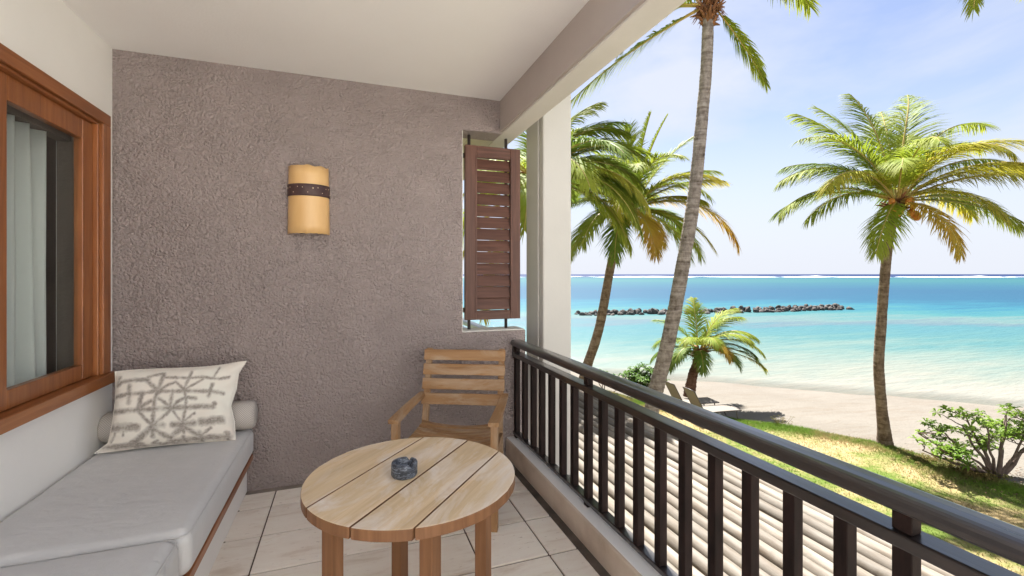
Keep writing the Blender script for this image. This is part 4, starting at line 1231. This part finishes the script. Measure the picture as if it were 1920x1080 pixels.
# the tall leaning palm
palm('coconut_palm', 'tall palm with a thick grey ringed trunk leaning in front of the sea', [(5.88, 8.52, -3.25), (6.12, 8.42, -2.1), (6.32, 8.35, -1.13), (6.49, 8.29, -0.43), (6.69, 8.22, 0.5), (6.89, 8.15, 1.66), (7.11, 8.07, 3.06), (7.27, 8.01, 4.69), (7.38, 7.97, 6.08), (7.42, 7.96, 7.30)], 0.165, 0.115,
     [(180, -29, 16, 3.7, GRN, dict(lmax=0.8, sag=0.9)), (196, -4, 62, 2.4, GRN), (165, 10, 50, 3.4, GRN), (2, -50, 12, 2.0, GRN, dict(lmax=0.75, sag=0.9)), (12, 48, 92, 3.0, GRN), (345, 66, 66, 3.5, GRN),
      (40, 62, 55, 3.5, GRN), (75, 60, 60, 3.5, DGRN), (110, 58, 60, 3.5, DGRN), (140, 60, 60, 3.5, GRN), (230, 60, 60, 3.4, GRN), (265, 62, 60, 3.4, GRN), (300, 64, 60, 3.4, GRN), (325, 68, 55, 3.4, GRN),
      (0, 80, 40, 3.2, GRN), (90, 82, 40, 3.2, GRN), (180, 78, 45, 3.2, GRN), (270, 80, 45, 3.2, YEL)],
     TRUNK, 'coconut palms by the beach', seed=2, ring=0.085, flare=0.30, boots=60, boot_len=0.42, amp=0.075, spread=0.2)

# the palm in the middle, behind the tall one
palm('coconut_palm', 'curving palm with yellow lower fronds between the pillar and the tall trunk', [(6.55, 12.52, -3.25), (6.64, 12.40, -2.3), (6.79, 12.22, -1.32), (6.99, 11.94, -0.33), (7.12, 11.78, 0.62), (7.26, 11.63, 1.72), (7.42, 11.46, 2.64), (7.65, 11.27, 3.30)], 0.155, 0.115,
     [(80, 86, 14, 2.5, GRN, dict(vee=0.8)), (20, 84, 16, 2.9, GRN, dict(lmax=0.30, vee=0.9)), (10, 76, 16, 2.9, GRN, dict(lmax=0.18, vee=0.9)), (12, 60, 26, 2.9, GRN, dict(sag=0.35)), (355, 36, 44, 2.7, YEL), (330, 24, 52, 2.0, YEL),
      (352, 20, 92, 3.4, GOLD), (300, -20, 50, 1.6, GOLD), (318, -8, 62, 2.5, GRN), (345, -4, 55, 2.5, YEL), (200, 20, 75, 2.8, GRN), (215, -6, 60, 2.7, GRN), (240, -20, 50, 2.2, DGRN), (180, 45, 70, 2.8, GRN),
      (160, 60, 50, 2.7, GRN), (130, 40, 60, 2.7, DGRN), (60, 40, 60, 2.7, DGRN), (265, 62, 100, 2.4, GRN), (290, 70, 100, 2.5, GRN), (240, 60, 90, 2.6, GRN), (195, -15, 55, 2.7, DGRN), (30, 10, 70, 2.6, DGRN), (275, -10, 70, 2.2, GOLD), (225, 40, 88, 2.7, GRN), (250, 24, 86, 2.4, YEL), (190, 36, 84, 2.9, GRN), (205, 60, 78, 2.7, GRN), (150, 30, 70, 2.8, DGRN), (310, 40, 90, 2.5, GRN), (5, 50, 60, 2.7, GRN), (335, 50, 78, 2.5, YEL), (228, 6, 76, 2.6, GRN), (0, -14, 56, 2.3, GRN)],
     TRUNKB, 'coconut palms by the beach', seed=3)

# the palm whose crown is mostly hidden by the pillar
palm('coconut_palm', 'palm half hidden behind the white pillar with long drooping fronds', [(3.84, 8.18, -3.25), (3.82, 8.19, -1.5), (3.76, 8.21, 0.6), (3.62, 8.25, 2.2), (3.47, 8.30, 3.3)], 0.15, 0.115,
     [(0, 52, 78, 1.9, DGRN), (352, 30, 84, 2.2, GRN), (340, 5, 80, 2.4, GRN), (325, -6, 66, 2.2, GRN), (5, 16, 84, 2.3, GRN), (20, 35, 70, 2.5, DGRN), (8, 78, 60, 1.9, GRN), (350, -10, 62, 2.3, GRN),
      (170, 45, 80, 2.4, GRN), (185, 20, 80, 2.4, GRN), (200, 0, 75, 2.5, YEL), (160, -10, 70, 2.5, GRN), (190, -35, 45, 2.6, YEL), (215, 30, 80, 2.4, GRN), (240, 20, 80, 2.3, GRN), (265, 0, 75, 2.3, GRN), (290, 20, 80, 2.3, GRN), (310, 35, 80, 2.3, DGRN),
      (90, 50, 60, 2.5, DGRN), (60, 30, 70, 2.5, DGRN), (120, 30, 70, 2.5, DGRN), (90, 80, 40, 2.2, GRN), (15, 62, 66, 2.2, DGRN), (352, 64, 88, 2.1, GRN), (345, 44, 92, 2.3, GRN), (357, 18, 74, 2.2, DGRN), (330, 18, 84, 2.4, YEL), (318, 8, 80, 2.4, GRN), (10, 40, 60, 2.4, GRN), (210, -55, 30, 2.8, YEL)],
     TRUNKB, 'coconut palms by the beach', seed=4, lmax=0.85, wid=0.030)

# the young palm on the sand
palm('young_coconut_palm', 'short young palm with bent yellow-tipped fronds behind the sun loungers', [(12.66, 14.57, -3.30), (12.70, 14.55, -2.85), (12.80, 14.52, -2.39), (12.92, 14.47, -1.95), (13.0, 14.44, -1.55)], 0.20, 0.13,
     [(85, 82, 40, 2.15, GRN), (20, 62, 72, 2.49, GRN), (5, 48, 98, 2.32, GRN), (350, 26, 76, 2.24, DGRN), (345, 5, 46, 2.49, YEL, dict(lmax=0.55)), (290, 42, 110, 1.63, GOLD), (255, 10, 80, 1.46, DGRN), (180, 42, 85, 1.81, DGRN), (200, 5, 70, 1.55, DGRN),
      (150, 60, 60, 1.98, DGRN), (320, 55, 90, 2.06, GRN), (235, 55, 90, 1.72, GRN), (45, 30, 70, 2.06, DGRN), (110, 30, 70, 1.89, DGRN), (10, 74, 66, 2.32, GRN), (340, 58, 96, 2.24, GRN), (355, 36, 88, 2.49, GRN), (305, 22, 88, 1.72, DGRN), (272, 60, 110, 1.72, GRN), (220, 30, 90, 1.72, DGRN), (165, 20, 80, 1.89, DGRN), (350, 14, 70, 2.58, GRN)],
     YTRUNK, 'coconut palms by the beach', seed=5, nl=90, wid=0.036, boots=40, boot_len=0.45, flare=0.1, ring=0.14, amp=0.14)

# a palm standing outside the picture whose frond hangs in at the top right
palm('coconut_palm', 'palm showing only one hanging frond tip high in the sky', [(13.4, 2.9, -3.25), (13.2, 3.1, 0), (12.7, 3.6, 4.5), (12.2, 4.1, 7.45)], 0.16, 0.12,
     [(182, 6, 92, 3.0, GRN, dict(lmax=0.7)), (200, 20, 90, 2.6, GRN), (150, 40, 70, 3.2, GRN), (60, 40, 70, 3.2, GRN), (0, 40, 70, 3.2, GRN), (300, 40, 80, 3.2, GRN), (240, 60, 60, 3.0, GRN), (100, 75, 40, 3, GRN)],
     TRUNKB, 'coconut palms by the beach', seed=6)

# far palm filling in behind the pillar
palm('coconut_palm', 'darker palm farther back behind the curving palm and the pillar', [(7.0, 16.9, -3.25), (7.3, 16.9, 0.0), (7.6, 16.85, 3.2), (7.7, 16.8, 5.0)], 0.15, 0.11,
     [(a * 26.0 + 5, e, d, 2.9, m_) for a, (e, d, m_) in enumerate([(55, 70, DGRN), (30, 80, DGRN), (45, 70, DGRN), (20, 70, DGRN), (60, 60, DGRN), (5, 70, DGRN), (40, 80, DGRN), (15, 80, GRN), (50, 80, GRN), (-10, 60, DGRN), (25, 80, GRN), (65, 70, GRN), (0, 70, DGRN), (35, 80, DGRN)])],
     TRUNKB, 'coconut palms by the beach', seed=7)

# ================================================================== SHRUBS
def rosette(mb, p, up, n, ln, wd, r, flat=0.5):
    up = up.normalized(); a0 = up.orthogonal().normalized(); b0 = up.cross(a0)
    for k in range(n):
        a = 2.4 * k + r.uniform(-0.3, 0.3); e = r.uniform(-0.15, 0.75)
        d = (a0 * math.cos(a) + b0 * math.sin(a)) * math.cos(e) + up * math.sin(e)
        l = ln * r.uniform(0.7, 1.15); s = d.cross(Vector((0, 0, 1)));
        s = s.normalized() * wd if s.length > 0.01 else Vector((wd, 0, 0))
        tip = p + d * l + Vector((0, 0, -l * 0.25)); mid = p + d * l * 0.6 + Vector((0, 0, 0.012))
        i = len(mb.v)
        mb.v += [tuple(p), tuple(mid - s), tuple(tip), tuple(mid + s), tuple(mid + Vector((0, 0, -0.012)))]
        mb.f += [(i, i + 1, i + 4), (i + 4, i + 1, i + 2), (i, i + 4, i + 3), (i + 4, i + 2, i + 3)]

def limb(mb, a, b, r0, r1, lift, r, k=6):
    a, b = Vector(a), Vector(b); n = 9; P = []
    for i in range(n + 1):
        t = i / n; p = a.lerp(b, t); p.z = a.z + (b.z - a.z) * (t ** lift)
        p += Vector((noise.noise(Vector((t * 4, b.x * 9, 1))), noise.noise(Vector((t * 4, b.y * 9, 5))), noise.noise(Vector((t * 4, b.z * 9, 8))))) * 0.06 * math.sin(math.pi * t)
        P.append(p)
    mb.tube(P, [r0 + (r1 - r0) * i / n for i in range(n + 1)], k); return P

def shrub(name, label, base, limbs, leafmat, seed, ln, wd, twigs=8, rn=11, spreadh=0.30):
    t = thing(name, label, 'shrub', base)
    r = random.Random(seed); br = MB(); lv = MB()
    for (x, y, z, r0) in limbs:
        wx = x * rgt.x + y * fwd.x; wy = x * rgt.y + y * fwd.y
        E_ = Vector((wx, wy, z))
        P = limb(br, (wx * 0.03, wy * 0.03, 0.0), E_, r0, 0.014, 1.15, r)
        for k in range(twigs):
            s = P[r.choice((5, 6, 6, 7, 7, 8, 9, 9))]
            e = s + Vector((r.gauss(0, spreadh), r.gauss(0, spreadh), r.uniform(0.03, 0.20)))
            limb(br, s, e, 0.013, 0.006, 1.0, r, 5)
            rosette(lv, e, Vector((r.gauss(0, 0.25), r.gauss(0, 0.25), 1)), rn, ln, wd, r)
            for q in range(2):
                m = s.lerp(e, 0.6); e2 = m + Vector((r.gauss(0, 0.13), r.gauss(0, 0.13), r.uniform(0.04, 0.14)))
                limb(br, m, e2, 0.008, 0.005, 1.0, r, 4)
                rosette(lv, e2, Vector((r.gauss(0, 0.3), r.gauss(0, 0.3), 1)), rn - 2, ln * 0.9, wd, r)
    obj('branches', br, BARK, t, smooth=True); obj('foliage', lv, leafmat, t)
    return t
shrub('spreading_shrub', 'wide low shrub with bare forked branches at the lawn edge beyond the railing', (14.346, 6.256, -3.25),
      [(-1.75, 0.0, 0.62, 0.045), (-1.45, 0.45, 0.86, 0.045), (-1.25, -0.3, 0.60, 0.035), (-0.72, 0.1, 1.16, 0.055), (-0.35, 0.4, 1.32, 0.05), (0.05, -0.15, 1.34, 0.055), (0.5, 0.3, 1.30, 0.05), (0.95, -0.1, 1.16, 0.06), (1.35, 0.3, 0.9, 0.05), (0.1, 0.5, 0.7, 0.03), (-1.05, 0.2, 0.95, 0.035), (-1.6, -0.25, 0.75, 0.03), (0.3, -0.4, 1.34, 0.04), (0.75, 0.5, 1.36, 0.04), (-0.55, -0.3, 1.24, 0.04)],
      SHRUB, 21, 0.19, 0.032, twigs=4, rn=11, spreadh=0.26)
rb = random.Random(5)
shrub('round_bush', 'dense round green bush behind the base of the tall palm', (10.95, 15.3, -3.32),
      [(0.75 * math.cos(a) * q, 0.7 * math.sin(a) * q, 0.55 + 0.5 * (1 - q) + rb.uniform(-0.1, 0.2), 0.03) for a, q in [(k * 0.7, 0.45 + 0.55 * ((k * 37) % 10) / 10) for k in range(14)]],
      SHRUBD, 22, 0.14, 0.034, twigs=7, rn=10, spreadh=0.20)
shrub('twig_bush', 'small sparse twiggy bush beside the round bush on the sand', (9.75, 16.1, -3.32),
      [(-0.15, 0, 0.75, 0.02), (0.05, 0.1, 0.7, 0.02), (-0.3, 0.1, 0.68, 0.02), (0.9, 0.1, 0.25, 0.02)], SHRUBD, 23, 0.10, 0.022, twigs=4, rn=9, spreadh=0.10)

# low creeper at the lawn edge, and a weed
cr_ = MB(); rc = random.Random(9)
for k in range(520):
    t = rc.random(); x = 13.55 + 0.35 * t + rc.gauss(0, 0.22); y = 7.45 - 1.25 * t + rc.gauss(0, 0.16)
    rosette(cr_, Vector((x, y, -3.20 + rc.uniform(0, 0.10))), Vector((rc.gauss(0, 0.4), rc.gauss(0, 0.4), 1)), 6, 0.075, 0.017, rc)
c0 = Vector((13.75, 6.9, -3.22))
o = obj('ground_creeper', cr_, DRY, smooth=False, loc=c0, off=c0); tag(o, 'low dark creeper spreading under the wide shrub at the lawn edge', 'creeper')
wd_ = MB(); 
for k in range(26):
    a = rc.uniform(0, 6.28); e = R(rc.uniform(35, 80)); ln = rc.uniform(0.15, 0.34)
    d = Vector((math.cos(e) * math.cos(a), math.cos(e) * math.sin(a), math.sin(e)))
    p0 = Vector((rc.gauss(0, 0.16), rc.gauss(0, 0.10), 0))
    wd_.tube([p0, p0 + d * ln * 0.6, p0 + d * ln], [0.006, 0.005, 0.002], 4)
    rosette(wd_, p0 + d * ln, d, 4, 0.05, 0.010, rc)
o = obj('weed_tuft', wd_, DRY, loc=(12.72, 10.62, -3.23)); tag(o, 'straggly weed tuft on the grassy edge of the beach', 'weed')

# dry leaf litter under the shrub and along the lawn edge
lt = MB(); rl = random.Random(31)
for k in range(900):
    if k < 520: x, y = 14.1 + rl.gauss(0, 0.7), 6.3 + rl.gauss(0, 0.5)
    else:
        y = rl.uniform(4.5, 14.5); x = edge_x(y) + rl.gauss(0.25, 0.7)
    t_ = 0.656 * x + 0.755 * y
    z = max(tz_land(t_, 0) + 0.035, lawn_z(x, y) + 0.03 if x < edge_x(y) else -9)
    a = rl.uniform(0, 6.28); l = rl.uniform(0.03, 0.085); w0 = l * 0.3; n = len(lt.v)
    d = Vector((math.cos(a), math.sin(a), rl.uniform(-0.2, 0.4))); sd = Vector((-math.sin(a), math.cos(a), rl.uniform(-0.4, 0.4))) * w0
    p = Vector((x, y, z))
    for q in (p, p + d * l * 0.5 + sd, p + d * l, p + d * l * 0.5 - sd): lt.v.append(tuple(q))
    lt.f.append((n, n + 1, n + 2, n + 3))
LIT = m_plain('dry_leaf', (0.14, 0.085, 0.04), (0.07, 0.045, 0.03), 3, 0.9)
lo = struct('leaf_litter', lt, LIT, kind='stuff'); tag(lo, 'dry brown leaf litter under the wide shrub and along the lawn edge', 'leaf litter'); lo['kind'] = 'stuff'

# ================================================================== SUN LOUNGERS
def lounger(label, loc, rz):
    t = thing('sun_lounger', label, 'sun lounger', loc, rz, 'sun loungers on the sand')
    # local: +x towards the foot end
    L_, W_ = 1.95, 0.64; hinge = 0.62; ba = R(62); bl = 0.78
    def bar(pts, r=0.016): return MB().tube(pts, [r] * len(pts), 8)
    seat_z = 0.36
    mb = MB()
    for y in (-W_ / 2, W_ / 2): mb.tube([(hinge - 0.05, y, seat_z), (L_, y, seat_z)], [0.018] * 2, 8)
    mb.tube([(L_, -W_ / 2, seat_z), (L_, W_ / 2, seat_z)], [0.018] * 2, 8)
    sf_ = obj('seat_frame', mb, ALU, t, smooth=True)
    obj('seat_sling', MB().box(hinge, L_ - 0.02, -W_ / 2 + 0.015, W_ / 2 - 0.015, seat_z - 0.004, seat_z + 0.004), SLING, sf_)
    tx_, tz_ = hinge - bl * math.cos(ba), seat_z + bl * math.sin(ba)
    mb = MB()
    for y in (-W_ / 2, W_ / 2): mb.tube([(hinge, y, seat_z), (tx_, y, tz_)], [0.017] * 2, 8)
    mb.tube([(tx_, -W_ / 2, tz_), (tx_ - 0.01, 0, tz_ + 0.012), (tx_, W_ / 2, tz_)], [0.017] * 3, 8)
    bf_ = obj('backrest_frame', mb, ALU, t, smooth=True)
    n = Vector((math.sin(ba), 0, math.cos(ba))) * 0.004
    a, b = Vector((hinge, 0, seat_z)), Vector((tx_, 0, tz_))
    w2 = W_ / 2 - 0.012; q = []
    for sgn in (-1, 1):
        for p, y in ((a, -w2), (b, -w2), (b, w2), (a, w2)): q.append(tuple(p + n * sgn + Vector((0, y, 0))))
    obj('backrest_sling', MB().hexa(q), SLING, bf_)
    for x in (0.72, L_ - 0.18):
        for y in (-W_ / 2, W_ / 2):
            obj('leg', MB().tube([(x, y, seat_z), (x + 0.02, y, 0.16), (x + 0.10, y, 0.0)], [0.017] * 3, 8), ALU, t, smooth=True)
    return t
lounger('grey mesh sun lounger with raised back in front of the young palm', (10.15, 12.05, -3.27), R(-8))
lounger('sun lounger mostly hidden behind the tall trunk, only its back edge showing', (10.15, 13.0, -3.27), R(-8))
